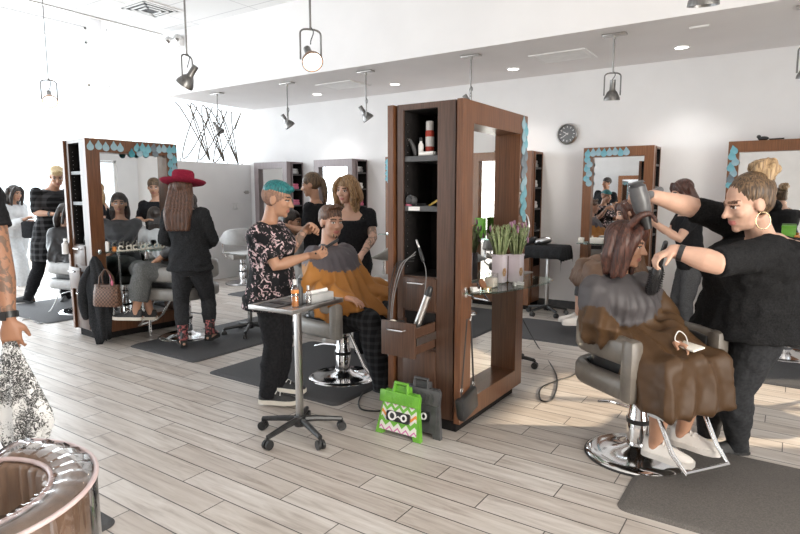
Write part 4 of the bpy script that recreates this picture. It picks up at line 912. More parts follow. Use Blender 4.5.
# -- person at the left edge holding the printed cape
q = pose(tagname='edge', pelvis=(-3.51, 1.07, 0.874), neck=(-3.402, 1.107, 1.551), head=(-3.381, 1.121, 1.721), by=120, shw=.20, fat=1.0, limb=1.25, hand=1.12, shR=(-3.211, 1.212, 1.456), elR=(-3.125, 1.221, 1.132), wrR=(-3.07, 1.21, 0.882), elL=(-3.664, 0.966, 1.191), wrL=(-3.589, 0.932, 0.938),
         knR=(-3.453, 1.109, 0.433), anR=(-3.449, 1.075, 0.029), knL=(-3.622, 0.995, 0.433), anL=(-3.636, 0.949, 0.029), voxel=.0065)
ed = person(q, 'tattooed person in black at the left edge, mostly out of view, holding a printed cape', 'skin_deep', 'hair_dark', male=True, armskin=('R', 'tattoo_deep'), hands=dict(R=dict(d=V((.05, .02, -1)), n=(-.75, .55, .0), curl=.55, ts=1)))
top(ed, q, 'cottonblack', .018, (.42, .45), -.15, .99, cuff=.006); trousers(ed, q, 'denim', .012, 2.16); shoes(ed, q, 'shoeblack', solem='shoeblack')
hair(ed, q, CAP, 'hair_dark', .01)
d = (q.wrR - q.elR).normalized(); obj('wrist_watch', B().tube([q.wrR - d*.035, q.wrR - d*.005], [.043, .042], 20).box(-.018, .018, -.048, -.040, -.02, .02, Matrix.Translation(q.wrR - d*.02) @ Matrix.Rotation(R(34), 4, 'Z'), .004), 'plasticblack', ed, True)
qe = q
# -- ponytail stylist behind
q = pose(tagname='pony', pelvis=(-4.14, 4.566, 0.745), neck=(-4.139, 4.566, 1.366), head=(-4.166, 4.524, 1.573), by=200, hy=208, hp=10, elL=(-4.048, 4.338, 1.099), wrL=(-4.218, 4.272, 1.147), elR=(-4.353, 4.603, 1.074), wrR=(-4.387, 4.399, 1.126), knL=(-4.112, 4.524, 0.313), anL=(-4.109, 4.526, -0.088), knR=(-4.241, 4.618, 0.307), anR=(-4.247, 4.614, -0.093), voxel=.008)
py = person(q, 'person in black top with highlighted ponytail, seen in profile behind the seated bearded client', 'skin_tan', 'hair_dark')
top(py, q, 'cottonblack', .014, (.8, .8), -.15, .99, lower=[(.12, .02), (.04, .012)], voxel=.013); trousers(py, q, 'cottonblack', .01, 2.16, voxel=.014); shoes(py, q, 'shoewhite', solem='shoewhite')
hair(py, q, CAP + [('e', (0, -.03, .02), (.079, .08, .075)), ('t', [(0, -.10, .05), (0, -.128, .015), (.01, -.13, -.09), (.02, -.11, -.20)], [.028, .034, .036, .020])], 'hair_bun', .008)
# her client
q = seat_pose((-4.455, 4.474, 0.428), 20, (-4.378, 4.429, 0.998), (-4.342, 4.429, 1.189), tagname='hidden client', voxel=.01)
hc = person(q, 'dark-haired seated person in a pale cape, half hidden behind the teal-haired stylist', 'skin_tan', 'hair_dark')
cape(hc, q, 'capewhite', hem=.15, voxel=.018)
hair(hc, q, CAP + strands((-.06, -.03, 0, .03, .06), -.045, .05, -.075, -.18, .034, .022), 'hair_dark', .01); trousers(hc, q, 'denim', .01, 2.16, voxel=.014); shoes(hc, q, 'shoeblack', solem='sole')
# -- blond wavy-haired person in the V-neck
q = pose(tagname='blonde', pelvis=(-3.343, 4.162, 0.8), neck=(-3.333, 4.145, 1.344), head=(-3.327, 4.076, 1.514), by=-62, hy=-84, hp=8, hr=-4, hs=1.03, fat=1.05, shw=.165, elL=(-3.121, 4.191, 1.085), wrL=(-3.093, 3.993, 0.959), elR=(-3.534, 4.081, 1.075), wrR=(-3.293, 4.003, 0.947),
         knL=(-3.241, 4.146, 0.363), anL=(-3.244, 4.145, 0.003), knR=(-3.428, 4.141, 0.342), anR=(-3.431, 4.139, -0.024), voxel=.006)
bd = person(q, 'person with wavy honey-blond hair and tattooed arm in black V-neck top, watching', 'skin_fair', 'hair_mid', armskin=('L', 'tattoo_fair'))
b = B(); torso(b, q, .013, -.15, .85)
for n in 'LR':
    arm(b, q, n, .012, .55); sh = getattr(q, 'sh'+n); b.tube([q.pelvis.lerp(q.neck, .74) + q.Ft*.07 + q.R*(.09 if n == 'R' else -.09), sh.lerp(q.neck, .35) + V((0, 0, .02)), q.pelvis.lerp(q.neck, .8) - q.Ft*.07 + q.R*(.07 if n == 'R' else -.07)], [.05, .048, .05], 12)
wear(bd, 'v_neck_top', b, 'cottonblack', .010, 3)
trousers(bd, q, 'cottonblack', .01, 2.16, voxel=.014); shoes(bd, q, 'shoewhite', solem='shoewhite')
hair(bd, q, CAP + strands((-.07, -.04, 0, .04, .07), -.045, .05, -.05, -.19, .034, .022, 1.2, .012) + [('t', [(s*.025, .06, .108), (s*.076, .058, .05), (s*.095, .035, -.03), (s*.085, .035, -.09), (s*.098, .02, -.17)], [.018, .024, .03, .030, .02]) for s in (-1, 1)], 'hair_honey', .007)
# -- back stylist with red-brown hair
q = pose(tagname='redback', pelvis=(-0.786, 6.224, 0.814), neck=(-0.835, 6.192, 1.298), head=(-0.889, 6.131, 1.489), by=205, hy=215, hp=16, elR=(-0.99, 6.232, 1.098), wrR=(-1.15, 6.124, 1.206), elL=(-0.856, 5.888, 1.066), wrL=(-1.043, 5.834, 1.201), knL=(-0.8, 6.155, 0.438), anL=(-0.773, 6.234, 0.068), knR=(-0.904, 6.265, 0.411), anR=(-0.895, 6.332, 0.051), fat=1.05, voxel=.007)
rb = person(q, 'person with long red-brown hair in black T-shirt and dark jeans, working behind the right client', 'skin_fair', 'hair_dark')
top(rb, q, 'cottonblack', .014, (.7, .7), -.12, .97, voxel=.012); trousers(rb, q, 'denim', .008, 2.16, voxel=.013); shoes(rb, q, 'shoewhite', solem='shoewhite')
hair(rb, q, CAP + strands((-.07, -.04, 0, .04, .07), -.045, .05, -.08, -.20, .036, .024) + [('t', [(s*.03, .058, .105), (s*.076, .045, .04), (s*.088, .0, -.06), (s*.08, -.03, -.18)], [.018, .026, .03, .02]) for s in (-1, 1)], 'hair_auburn', .008)
# -- back client under the brown cape
q = seat_pose((-1.363, 6.318, 0.609), 212, (-1.399, 6.293, 1.09), (-1.417, 6.245, 1.287), tagname='backclient', hp=16, hy=216, voxel=.008, footdrop=.40, thigh=.46)
bk = person(q, 'seated person with wavy brown hair under a brown cape at the back wall, facing left', 'skin_fair', 'hair_dark')
cm = capemat(bk, q, 'plain_brown_cape', (.16, .10, .065), (.17, .105, .07), (.17, .105, .07), (.15, .09, .06), .25)
cape(bk, q, cm, hem=.12, sidedrop=.1, voxel=.016, extra=lambda b: [b.tube([getattr(q, 'hip'+n), getattr(q, 'kn'+n)], [.13, .115], 14, round_ends=True) for n in 'LR'] + [b.ell(getattr(q, 'wr'+n) + q.F*.05, (.10, .10, .085)) for n in 'LR'])
trousers(bk, q, 'denim', .01, 1.5, voxel=.014); shoes(bk, q, 'shoewhite', solem='shoewhite', name='sneaker')
hair(bk, q, CAP + strands((-.075, -.04, 0, .04, .075), -.045, .05, -.07, -.15, .04, .026, 1.25, .012) + [('t', [(s*.05, .05, .10), (s*.085, .05, .03), (s*.09, .045, -.10)], [.022, .03, .022]) for s in (-1, 1)], 'hair_auburn', .008)
qb = q
# ---------------------------------------------------------------- floor mats
def fmat(label, x0, x1, y0, y1, m, r=.06, rz=0):
    c = V(((x0+x1)/2, (y0+y1)/2, 0)); hx, hy = (x1-x0)/2, (y1-y0)/2; pts = []
    for cx, cy, a in ((hx-r, hy-r, 0), (-hx+r, hy-r, 90), (-hx+r, -hy+r, 180), (hx-r, -hy+r, 270)): pts += [(cx + r*math.cos(R(a+15*k)), cy + r*math.sin(R(a+15*k))) for k in range(7)]
    b = B(); b.rings([[V((x*k, y*k, z)) for x, y in pts] for k, z in ((1, 0), (1, .004), (.965, .014), (.96, .015))])
    o = obj('floor_mat', b, m, None, False, 30); o.location = c; o.rotation_euler = (0, 0, R(rz)); tag(o, label, 'floor mat', 'anti-fatigue floor mats'); return o
fmat('dark rubber floor mat under the chair and stylist at the right', -.60, .95, 2.70, 3.66, 'matlit')
fmat('dark floor mat beneath the teal-haired stylist and the centre chair', -3.95, -2.55, 2.98, 4.26, 'rubber')
fmat('dark floor mat beneath the person in the burgundy hat', -5.30, -4.28, 3.10, 4.80, 'rubber')
fmat('dark floor mat on the aisle just right of the central station', -2.60, -1.62, 5.55, 6.50, 'rubber')
fmat('dark floor mat before the right-hand back station', -.75, .60, 5.25, 6.75, 'rubber')
fmat('dark floor mat under the feet of the barber in plaid', -8.6, -7.0, 3.15, 4.6, 'rubber')
fmat('grey floor mat in the aisle by the partition', -6.9, -5.7, 5.6, 6.7, 'rubber')
fmat('dark mat corner under the plastic-covered chair in the foreground', -3.3, -2.42, .45, 1.33, 'rubber')

# ---------------------------------------------------------------- teardrop cut-outs on the frames
def dropmesh(sz=.075):
    b = B(); pl = []
    for k in range(18):
        a = R(-60 - 240*k/17 + 0) ; pl.append((.40*sz*math.cos(a - R(-0)), .40*sz*math.sin(a)))
    pl = [(.40*sz*math.cos(R(150 + 240*k/17)), .40*sz*math.sin(R(150 + 240*k/17)) - .1*sz) for k in range(18)] + [(.20*sz, .28*sz), (0, .62*sz), (-.20*sz, .28*sz)]
    b.prism(pl, (0, 0, .004), (0, 0, 0), (1, 0, 0), (0, 1, 0)); return b.mesh('teardrop')
DM = {}
def drop(label, mt, m, group, sz=.075, rot=0):
    k = (m, sz)
    if k not in DM:
        me = dropmesh(sz); me.materials.append(M[m]); DM[k] = me
    o = bpy.data.objects.new('teardrop_cutout', DM[k]); C.objects.link(o); o.matrix_world = mt @ Matrix.Rotation(R(rot), 4, 'Z'); tag(o, label, 'wall decoration', group)
def facex(st, x, y, z):      # on a +X face, shape upright
    return st.matrix_basis @ Matrix.Translation((x, y, z)) @ Matrix(((0, 0, 1, 0), (1, 0, 0, 0), (0, 1, 0, 0), (0, 0, 0, 1)))
def facey(st, x, y, z):      # on a -Y face
    return st.matrix_basis @ Matrix.Translation((x, y, z)) @ Matrix(((1, 0, 0, 0), (0, 0, -1, 0), (0, 1, 0, 0), (0, 0, 0, 1)))
ORD = ['first', 'second', 'third', 'fourth', 'fifth', 'sixth', 'seventh', 'eighth', 'ninth', 'tenth', 'eleventh', 'twelfth', 'thirteenth', 'fourteenth', 'fifteenth', 'sixteenth']
rd = random.Random(3)
sts = [o for o in C.objects if o.name.startswith('mirror_station')]; cst, lst = sts[0], sts[1]
for i, y in enumerate((.05, .13, .20, .28, .345)): drop('pale blue drop, %s from the left in the row on the left station\'s top rail' % ORD[i], facex(lst, .5305, y, 1.945 + .01*(i % 2)), 'tealpale', 'pale drops on the left station', .085)
cl = [(.52, 1.955, 'teal'), (.58, 1.96, 'teal'), (.64, 1.95, 'teal'), (.545, 1.905, 'tealpale'), (.61, 1.905, 'teal'), (.70, 1.965, 'tealgrey'), (.76, 1.955, 'tealpale'), (.82, 1.965, 'tealpale'), (.88, 1.955, 'teal'), (.935, 1.965, 'teal'), (.715, 1.91, 'tealgrey'), (.46, 1.895, 'tealdeep')]
for i, (y, z, m) in enumerate(cl): drop('%s drop, number %s of the overlapping cluster on the left station\'s upper right rail' % (m.replace('tealpale', 'pale blue').replace('tealgrey', 'slate').replace('tealdeep', 'dark teal'), ORD[i]), facex(lst, .5305 + .0012*(i % 3), y, z), m, 'cluster drops on the left station', .085, rd.uniform(-12, 12))
n = 0
for r_ in range(15):
    drop('pale teal drop on the left station\'s right upright, %s from the top' % ORD[r_], facex(lst, .5305 + .0012*(r_ % 3), .885 + .05*(r_ % 2), 1.90 - .046*r_), 'teal' if r_ % 3 else 'tealpale', 'drops down the left station\'s right upright', .085, rd.uniform(-10, 10))
cols = ['tealpale', 'teal', 'tealpale', 'teal', 'tealpale', 'tealgrey', 'tealgrey', 'tealgrey', 'tealgrey', 'tealpale', 'tealpale', 'teal', 'teal', 'teal', 'teal', 'teal']
for r_ in range(16): drop('%s drop on the central tower\'s far right edge, %s from the top' % (dict(tealpale='pale blue', teal='bright teal', tealgrey='slate grey')[cols[r_]], ORD[r_]), facex(cst, .5305 + .0012*(r_ % 3), .895 + .045*(r_ % 2), 1.965 - .043*r_), cols[r_], 'drops down the central tower edge', .085, rd.uniform(-10, 10))
bk_ = sorted([o for o in C.objects if o.name.startswith('wall_mirror_station') and o.location.y > 6], key=lambda o: -o.location.x)
s583 = [o for o in bk_ if abs(o.location.x+2.10) < .02][0]; s728 = [o for o in bk_ if abs(o.location.x+.60) < .02][0]; s382 = [o for o in bk_ if abs(o.location.x+4.98) < .02][0]
for i in range(8): drop('blue drop on the back mirror frame behind the dryer, %s along its top rail' % ORD[i], facey(s583, .05 + .062*i, -.001 - .0012*(i % 2), 1.955 + .006*(i % 3)), 'tealpale' if i % 3 else 'teal', 'drops on the mirror frame behind the dryer', .09, rd.uniform(-14, 14))
for i in range(6): drop('blue drop on the back mirror frame behind the dryer, %s down its left side' % ORD[i], facey(s583, .045 + .028*(i % 2), -.001 - .0012*(i % 2), 1.89 - .055*i), 'tealpale' if i % 2 else 'teal', 'drops on the mirror frame behind the dryer', .09, rd.uniform(-20, 20))
for i, (x, m) in enumerate(((.05, 'teal'), (.035, 'teal'), (.07, 'tealpale'), (.03, 'teal'), (.06, 'tealpale'), (.035, 'tealgrey'), (.03, 'teal'))): drop('blue drop on the mirror frame behind the bun stylist, %s from the top' % ORD[i], facey(s728, x, -.001 - .0012*(i % 2), 1.93 - .058*i), m, 'drops on the mirror frame behind the bun stylist', .09, rd.uniform(-15, 15))
for i in range(8): drop('pale teal drop on the back frame just left of the tower, %s from the top' % ORD[i], facey(s382, .03 + .04*(i % 2), -.001 - .0012*(i % 2), 1.95 - .04*i), 'tealpale' if i % 2 else 'teal', 'drops on the back frame left of the tower', .08, rd.uniform(-15, 15))

# ---------------------------------------------------------------- things on and around the central station
cx, cy = -2.15, 3.02
t = thing('spray_can', 'white and red hairspray can on the top shelf of the central tower', 'spray can', (cx+.255, cy+.12, 1.707))
obj('can', B().lathe([(0, 0), (.026, 0), (.027, .005), (.027, .15), (.022, .16), (0, .16)], seg=20), 'red', t); obj('label_band', B().lathe([(.0272, .06), (.0276, .06), (.0276, .12), (.0272, .12)], seg=20), 'white', t); obj('cap', B().lathe([(.024, .158), (.0245, .21), (.022, .215), (0, .215)], seg=20), 'white', t)
t = thing('product_bottle', 'small white bottle left of the hairspray can on the top tower shelf', 'bottle', (cx+.215, cy+.08, 1.707))
obj('bottle', B().lathe([(0, 0), (.016, 0), (.017, .07), (.008, .085), (.008, .095), (0, .095)], seg=16), 'white', t); obj('cap', B().lathe([(.009, .093), (.009, .115), (0, .115)], seg=12), 'plasticblack', t)
tag(obj('paper_tube', B().tube([(cx+.23, cy+.04, 1.72), (cx+.32, cy+.06, 1.722)], [.012, .014], 12).cyl((cx+.325, cy+.061, 1.722), (cx+.332, cy+.062, 1.722), .010), 'white', None, True), 'white squeezed tube lying at the front of the top tower shelf', 'tube')
t = thing('hair_clipper', 'dark clipper leaning at the left of the top tower shelf', 'clipper', (cx+.155, cy+.08, 1.707))
obj('grip', B().tube([(.02, 0, .012), (.005, 0, .06), (-.02, 0, .10)], [.012, .015, .012], 10, round_ends=True), 'darkshelf', t); obj('blade', B().box(-.045, -.02, -.012, .012, .098, .112, bev=.002), 'steel', t)
t = thing('round_brush', 'black round hairbrush on the middle shelf of the central tower', 'hairbrush', (cx+.165, cy+.09, 1.402))
obj('barrel', B().lathe([(.0, 0), (.022, .004), (.024, .07), (.02, .075), (0, .075)], mt=Matrix.Translation((0, 0, .024)) @ Matrix.Rotation(R(80), 4, 'X'), seg=18), 'plasticblack', t); obj('bristles', B().lathe([(.025, .01), (.029, .015), (.029, .06), (.025, .066)], mt=Matrix.Translation((0, 0, .03)) @ Matrix.Rotation(R(80), 4, 'X'), seg=18), 'darkshelf', t)
t = thing('hair_clip', 'pink hair clip on the middle tower shelf', 'hair clip', (cx+.145, cy+.05, 1.402)); obj('jaw', B().box(-.02, .02, -.012, .012, 0, .012, bev=.003).box(-.018, .018, -.01, .01, .016, .026, bev=.003).cyl((0, -.012, .014), (0, .012, .014), .006), 'pink', t)
t = thing('tint_brush', 'dark tint brush lying across the middle tower shelf', 'brush', (cx+.22, cy+.06, 1.402)); obj('stick', B().tube([(-.04, .03, .01), (.05, -.01, .012)], [.007, .005], 8), 'plasticblack', t); obj('bristle_pad', B().box(-.075, -.035, .02, .045, .004, .016, bev=.002), 'steel', t)
tag(obj('tail_comb', B().box(-.006, .006, -.002, .002, 0, .13, Matrix.Translation((cx+.27, cy+.09, 1.404)) @ Matrix.Rotation(R(62), 4, 'Y')).box(-.016, .016, -.002, .002, .09, .16, Matrix.Translation((cx+.27, cy+.09, 1.404)) @ Matrix.Rotation(R(62), 4, 'Y')), 'yellow', None, True), 'yellow comb sticking up on the middle tower shelf', 'comb')
tag(obj('shelf_tag', B().box(cx+.16, cx+.24, cy+.024, cy+.0295, 1.374, 1.398), 'white', None, True), 'white label strip on the edge of the middle tower shelf', 'label')
# hot tools in the lowest niche and the open drawer
t = thing('curling_iron', 'grey curling iron hung in the lower niche of the tower, cord looping down', 'curling iron', (cx+.26, cy+.02, .99)); t.scale = (.8, .8, .8)
obj('grip', B().tube([(-.02, .0, .19), (.02, -.01, .10)], [.013, .016], 12, round_ends=True), 'plasticblack', t); obj('barrel', B().tube([(-.02, 0, .19), (-.045, .0, .25)], [.010, .009], 12, round_ends=True), 'steel', t)
obj('cord', B().tube(curve([(.02, -.01, .10), (.06, -.03, .02), (.065, -.05, -.12), (.045, -.08, -.26)], 8), .0032, 6), 'darksteel', t)
for i in range(4):
    o = .018*i; tag(obj('power_cord', B().tube(curve([(cx+.22-.3*o, cy+.02, 1.12-.02*i), (cx+.15-o, cy-.01, 1.04), (cx+.10-o*.8, cy-.03, .88), (cx+.085-o*.6, cy-.05, .70), (cx+.09-o*.5, cy-.07, .55)], 8), .0032, 6), 'darksteel' if i < 2 else 'plasticblack', None, True, 180),
        '%s cord of the bundle hanging left of the open drawer' % ['outermost grey', 'second grey', 'thin black', 'innermost black'][3-i] if i in (0, 3) else '%s cord in the middle of the bundle left of the open drawer' % ['grey', 'pale grey', 'black', 'black'][i], 'cord', 'cords hanging from the tower niche')
t = thing('styling_wand', 'silver cylinder styling wand standing in the open drawer', 'styling wand', (cx+.30, cy-.12, .545))
obj('barrel', B().tube([(0, 0, .10), (.075, .03, .33)], [.024, .023], 16), 'steel', t); obj('tip', B().tube([(.075, .03, .33), (.088, .035, .37)], [.024, .017], 16, round_ends=True), 'plasticblack', t); obj('grip', B().tube([(-.02, -.01, .0), (0, 0, .10)], [.02, .023], 14), 'plasticblack', t)
t = thing('flat_iron', 'dark flat iron resting in the open drawer', 'flat iron', (cx+.20, cy-.13, .55)); obj('plates', B().box(-.09, .07, -.018, .0, .12, .15, Matrix.Rotation(R(-14), 4, 'Y'), .006).box(-.09, .07, .004, .022, .12, .15, Matrix.Rotation(R(-18), 4, 'Y'), .006), 'plasticblack', t)
t = thing('wood_brush', 'pale wooden brush lying in the open drawer', 'hairbrush', (cx+.19, cy-.19, .55)); obj('head', B().ell((0, 0, .155), (.03, .02, .018)), 'offwhite', t); obj('handle', B().tube([(.02, 0, .15), (.09, .02, .13)], [.01, .008], 10), 'woodwarm', t)
# step stools leaning on the tower
def stool(label, loc, rz, m, pan, w=.31, h=.36, tilt=10):
    t = thing('folding_step_stool', label, 'step stool', loc, rz, 'folded step stools'); t.rotation_euler = (R(-tilt), 0, R(rz))
    b = B(); poly = [(-w/2, 0), (-w/2+.05, 0), (-w/2+.075, .06), (w/2-.075, .06), (w/2-.05, 0), (w/2, 0), (w/2-.035, .20), (w/2-.035, h-.02), (w/2-.05, h), (.06, h), (.055, h+.035), (-.055, h+.035), (-.06, h), (-w/2+.05, h), (-w/2+.035, h-.02), (-w/2+.035, .20)]
    b.prism(poly, (0, .03, 0)); obj('leg_frame', b, m, t)
    obj('seat_top', B().box(-w/2+.02, w/2-.02, -.022, .0, .20, h-.005, bev=.006), m, t)
    obj('carry_handle', B().tube([(-.05, -.008, h-.01), (-.045, -.008, h+.05), (.045, -.008, h+.05), (.05, -.008, h-.01)], .011, 8), m, t)
    p = B().prism([(-w/2+.03, .03), (w/2-.03, .03), (w/2-.045, .205), (-w/2+.045, .205)], (0, -.006, 0)); obj('front_panel', p, pan, t)
    obj('panel_slot', B().box(-.085, .085, -.009, -.005, .095, .155, bev=.012), 'plasticblack', t)
    b = B()
    for x, r_ in ((-.045, .024), (.04, .018)): b.tube(arc((x, -.011, .125), r_, 0, 360, 14, (1, 0, 0), (0, 0, 1)), .006, 6)
    b.tube([(-.018, -.011, .118), (.0, -.011, .128), (.02, -.011, .118)], .004, 6); obj('slot_emblem', b, 'white', t)
    b = B()
    for i in range(9):
        for j in range(4): b.cyl((-.1+.025*i, -.0215, .217+.015*j), (-.1+.025*i, -.0245, .217+.015*j), .006, seg=6)
    o = obj('grip_dots', b, m, t); o['kind'] = 'stuff'
    return t
stool('lime green folded step stool with zigzag printed front, leaning on the tower', (-1.91, 2.80, 0), 0, 'green', M['chevron'], .33, .28)
stool('dark grey folded step stool behind the lime green one', (-1.83, 2.90, 0), 0, 'darkshelf', M['darkshelf'], .33, .30)
# glass shelf on the central mirror with its things
sh = [(-1.618, 3.04), (-1.53, 3.06), (-1.44, 3.20), (-1.37, 3.45), (-1.33, 3.70), (-1.34, 3.88), (-1.40, 3.97), (-1.618, 3.98)]
t = thing('glass_shelf', 'curved glass shelf fixed across the central tower mirror', 'shelf', (-1.5, 3.5, .88))
obj('pane', B().prism([(x+1.5, y-3.5) for x, y in sh], (0, 0, .011), (0, 0, 0), (1, 0, 0), (0, 1, 0)), 'glass', t)
for y in (-.43, .42): obj('bracket', B().box(-.118, -.085, y-.012, y+.012, -.02, .025, bev=.003).cyl((-.10, y, .025), (-.10, y, .04), .012).cyl((-.118, y, -.005), (-.06, y, -.005), .008), 'chrome', t)
ZS = .892
def vase(label, x, y, seed):
    r_ = random.Random(seed); t = thing('flower_vase', label, 'vase', (x, y, ZS), 0, 'lavender vases on the glass shelf')
    pot = obj('pot', B().box(-.042, .042, -.042, .042, 0, .185, bev=.012).box(-.044, .044, -.044, .044, .176, .19, bev=.006), noisy('lilac_ceramic', (.60, .52, .58), (.74, .68, .72), ns=6, rough=.35), t)
    b = B()
    for a in range(6): b.ell((.044, -.02 + .017*math.cos(a*1.05), .075 + .017*math.sin(a*1.05)), (.003, .013, .013), None, 8, 6)
    obj('flower_print', b, noisy('gold_print', (.35, .20, .10), (.5, .32, .16), ns=30), pot)
    g, f = B(), B()
    for i in range(70):
        a, q = r_.uniform(0, 6.28), r_.uniform(.01, .045); h = r_.uniform(.09, .21); e = V((q*math.cos(a)*2.1, q*math.sin(a)*2.1, .19 + h)); s0 = V((q*math.cos(a)*.7, q*math.sin(a)*.7, .17)); mid = s0.lerp(e, .5) + V((0, 0, .02))
        g.tube([s0, mid, e], [.004, .0045, .0015], 5)
        for k in range(3): u = mid.lerp(e, k/3); g.tube([u, u + V((r_.uniform(-.02, .02), r_.uniform(-.02, .02), .025))], [.0035, .001], 4)
        if i % 6 == 0: f.ell(e, (.008, .008, .02), None, 6, 5)
    o = obj('foliage', g, 'leaf', t, False, 180); o['kind'] = 'stuff'; o = obj('blossoms', f, 'flower', t, False, 180); o['kind'] = 'stuff'
vase('lilac square vase of lavender, nearer the tower\'s left upright', -1.585, 3.53, 1); vase('lilac square vase of lavender with gold flower print, nearer the glass shelf\'s right end', -1.505, 3.615, 2)
t = thing('candle_jar', 'clear square jar of cream candle on the glass shelf', 'candle', (-1.55, 3.33, ZS)); obj('jar', B().box(-.035, .035, -.035, .035, 0, .09, bev=.006), 'film', t); obj('wax', B().box(-.031, .031, -.031, .031, .004, .06, bev=.005), 'offwhite', t)
t = thing('gold_compact', 'open brown and gold tin near the glass shelf\'s left end', 'tin', (-1.53, 3.22, ZS)); obj('tin', B().lathe([(0, 0), (.035, 0), (.035, .016), (0, .016)], seg=20), 'gold', t); obj('lid', B().lathe([(0, 0), (.036, 0), (.036, .008), (0, .008)], mt=Matrix.Translation((-.03, .0, .03)) @ Matrix.Rotation(R(60), 4, 'Y'), seg=20), 'woodwarm', t)
for i, (x, y) in enumerate(((-1.57, 3.14), (-1.55, 3.11), (-1.45, 3.46), (-1.43, 3.50))): tag(obj('hair_clip', B().box(-.03, .03, -.006, .006, 0, .012, Matrix.Translation((x, y, ZS)) @ Matrix.Rotation(R(30+50*i), 4, 'Z'), .003).box(-.03, .015, -.006, .006, .014, .024, Matrix.Translation((x, y, ZS)) @ Matrix.Rotation(R(30+50*i), 4, 'Z'), .003), 'white', None, True), ['white clip at the glass shelf\'s left tip', 'white clip by the left glass shelf bracket', 'white clip in front of the candle jar', 'white clip beside the first lavender vase'][i], 'hair clip', 'white clips on the glass shelf')
# black pouch on a hook
t = thing('hanging_pouch', 'flat black leather pouch hanging on long straps at the tower\'s front corner', 'pouch', (-1.60, 3.12, .12))
obj('pouch_body', B().box(-.02, .035, -.10, .10, -.0, .145, Matrix.Rotation(R(14), 4, 'X'), .012), 'vinylblack', t)
obj('strap', B().tube([(.0, -.085, .13), (0, -.02, .60), (0, .03, .60), (.0, .09, .12)], .006, 6), 'vinylblack', t); obj('hook', B().box(-.02, -.012, -.01, .02, .58, .66).tube([(-.012, .005, .60), (.012, .005, .59), (.016, .005, .615)], .004, 6), 'chrome', t)
for y in (-.078, .084): obj('buckle', B().tube(arc((.0, y, .165), .014, 0, 360, 12, (0, 1, 0), (0, 0, 1)), .0035, 6), 'chrome', t)
tag(obj('twig_wreath', B().tube(arc((-2.95, 6.985, 1.97), .08, 0, 360, 24, (1, 0, 0), (0, 0, 1)), .009, 6).tube(arc((-2.95, 6.98, 1.97), .072, 20, 380, 24, (1, .1, 0), (0, 0, 1)), .006, 6), 'brownleather', None, True), 'small twig ring hung on a back station corner right of the tower', 'wreath')
# ---------------------------------------------------------------- trolleys
def castor_base(t, n=5, r=.23, rot=0, post=.8, hub='plasticblack'):
    for k in range(n):
        a = R(rot + 360*k/n); d = V((math.cos(a), math.sin(a), 0))
        lg = obj('leg', B().tube([V((0, 0, .10)) + d*.02, V((0, 0, .095)) + d*.10, V((0, 0, .072)) + d*r], [.021, .019, .015], 8), hub, t)
        s = V((-d.y, d.x, 0)); b = B().cyl(V((0, 0, .028)) + d*r - s*.022, V((0, 0, .028)) + d*r - s*.006, .028, seg=18).cyl(V((0, 0, .028)) + d*r + s*.006, V((0, 0, .028)) + d*r + s*.022, .028, seg=18).cyl(V((0, 0, .028)) + d*r, V((0, 0, .075)) + d*r, .010, seg=8)
        obj('castor', b, 'plasticblack', lg)
    obj('hub', B().lathe([(0, .06), (.035, .06), (.04, .085), (.035, .125), (0, .125)], seg=20), hub, t)
    obj('post', B().box(-.018, .018, -.018, .018, .12, post, bev=.005), 'steel', t)
t = thing('salon_trolley', 'steel tray trolley on a five-castor black base in front of the teal-haired stylist', 'trolley', (-2.43, 2.50, 0), 0, 'tray trolleys')
castor_base(t, 5, .26, 52, .815)
tr = B().box(-.16, .16, -.225, .225, .815, .822, bev=.002); trm = Matrix.Rotation(R(3), 4, 'Z')
o = obj('tray', tr.xf(trm), 'steel', t); b = B(); ring(b, -.20, .20, -.28, .28, .812, .838, .012, .012, .0, .0) if False else None
b = B(); b.box(-.17, .17, -.235, -.223, .812, .838, bev=.003).box(-.17, .17, .223, .235, .812, .838, bev=.003).box(-.17, -.158, -.223, .223, .812, .838, bev=.003).box(.158, .17, -.223, .223, .812, .838, bev=.003); obj('tray_rim', b.xf(trm), 'steel', o)
TZ = .823
def onpt(label, cat, name, x, y, parts):
    t = thing(name, label, cat, (x, y, TZ))
    for pn, b, m in parts: obj(pn, b, m, t)
    return t
def bottle(h, r): return B().lathe([(0, 0), (r, 0), (r*1.02, .005), (r, h*.7), (r*.45, h*.82), (r*.45, h*.9), (0, h*.9)], seg=18)
onpt('clear bottle with orange band on the steel trolley', 'bottle', 'product_bottle', -2.37, 2.42, [('bottle', bottle(.15, .022), 'film'), ('liquid', B().lathe([(0, .003), (.020, .003), (.020, .06), (0, .06)], seg=16), 'orange'), ('band', B().lathe([(.0225, .08), (.0228, .08), (.0228, .10), (.0225, .10)], seg=18), 'orange'), ('cap', B().lathe([(.011, .13), (.011, .16), (0, .16)], seg=12), 'white')])
onpt('dark spray bottle with black cap on the steel trolley, beside the orange-banded one', 'bottle', 'spray_bottle', -2.40, 2.49, [('bottle', bottle(.14, .02), 'darkshelf'), ('nozzle', B().lathe([(.009, .12), (.009, .15), (0, .15)], seg=12).box(-.008, .02, -.006, .006, .145, .158, bev=.002), 'plasticblack')])
onpt('small clear bottle at the trolley\'s front, left of the grey box', 'bottle', 'product_bottle', -2.33, 2.49, [('bottle', bottle(.11, .018), 'film'), ('cap', B().lathe([(.009, .095), (.009, .12), (0, .12)], seg=12), 'steel')])
onpt('grey foil dispenser box with white tissue on the trolley', 'box', 'foil_box', -2.38, 2.62, [('box', B().box(-.05, .05, -.10, .10, 0, .055, bev=.006), 'vinylpale'), ('tissue', B().tube(curve([(-.01, -.08, .058), (.01, -.03, .064), (-.005, .03, .060), (.01, .08, .066)], 4), .012, 8), 'white')])
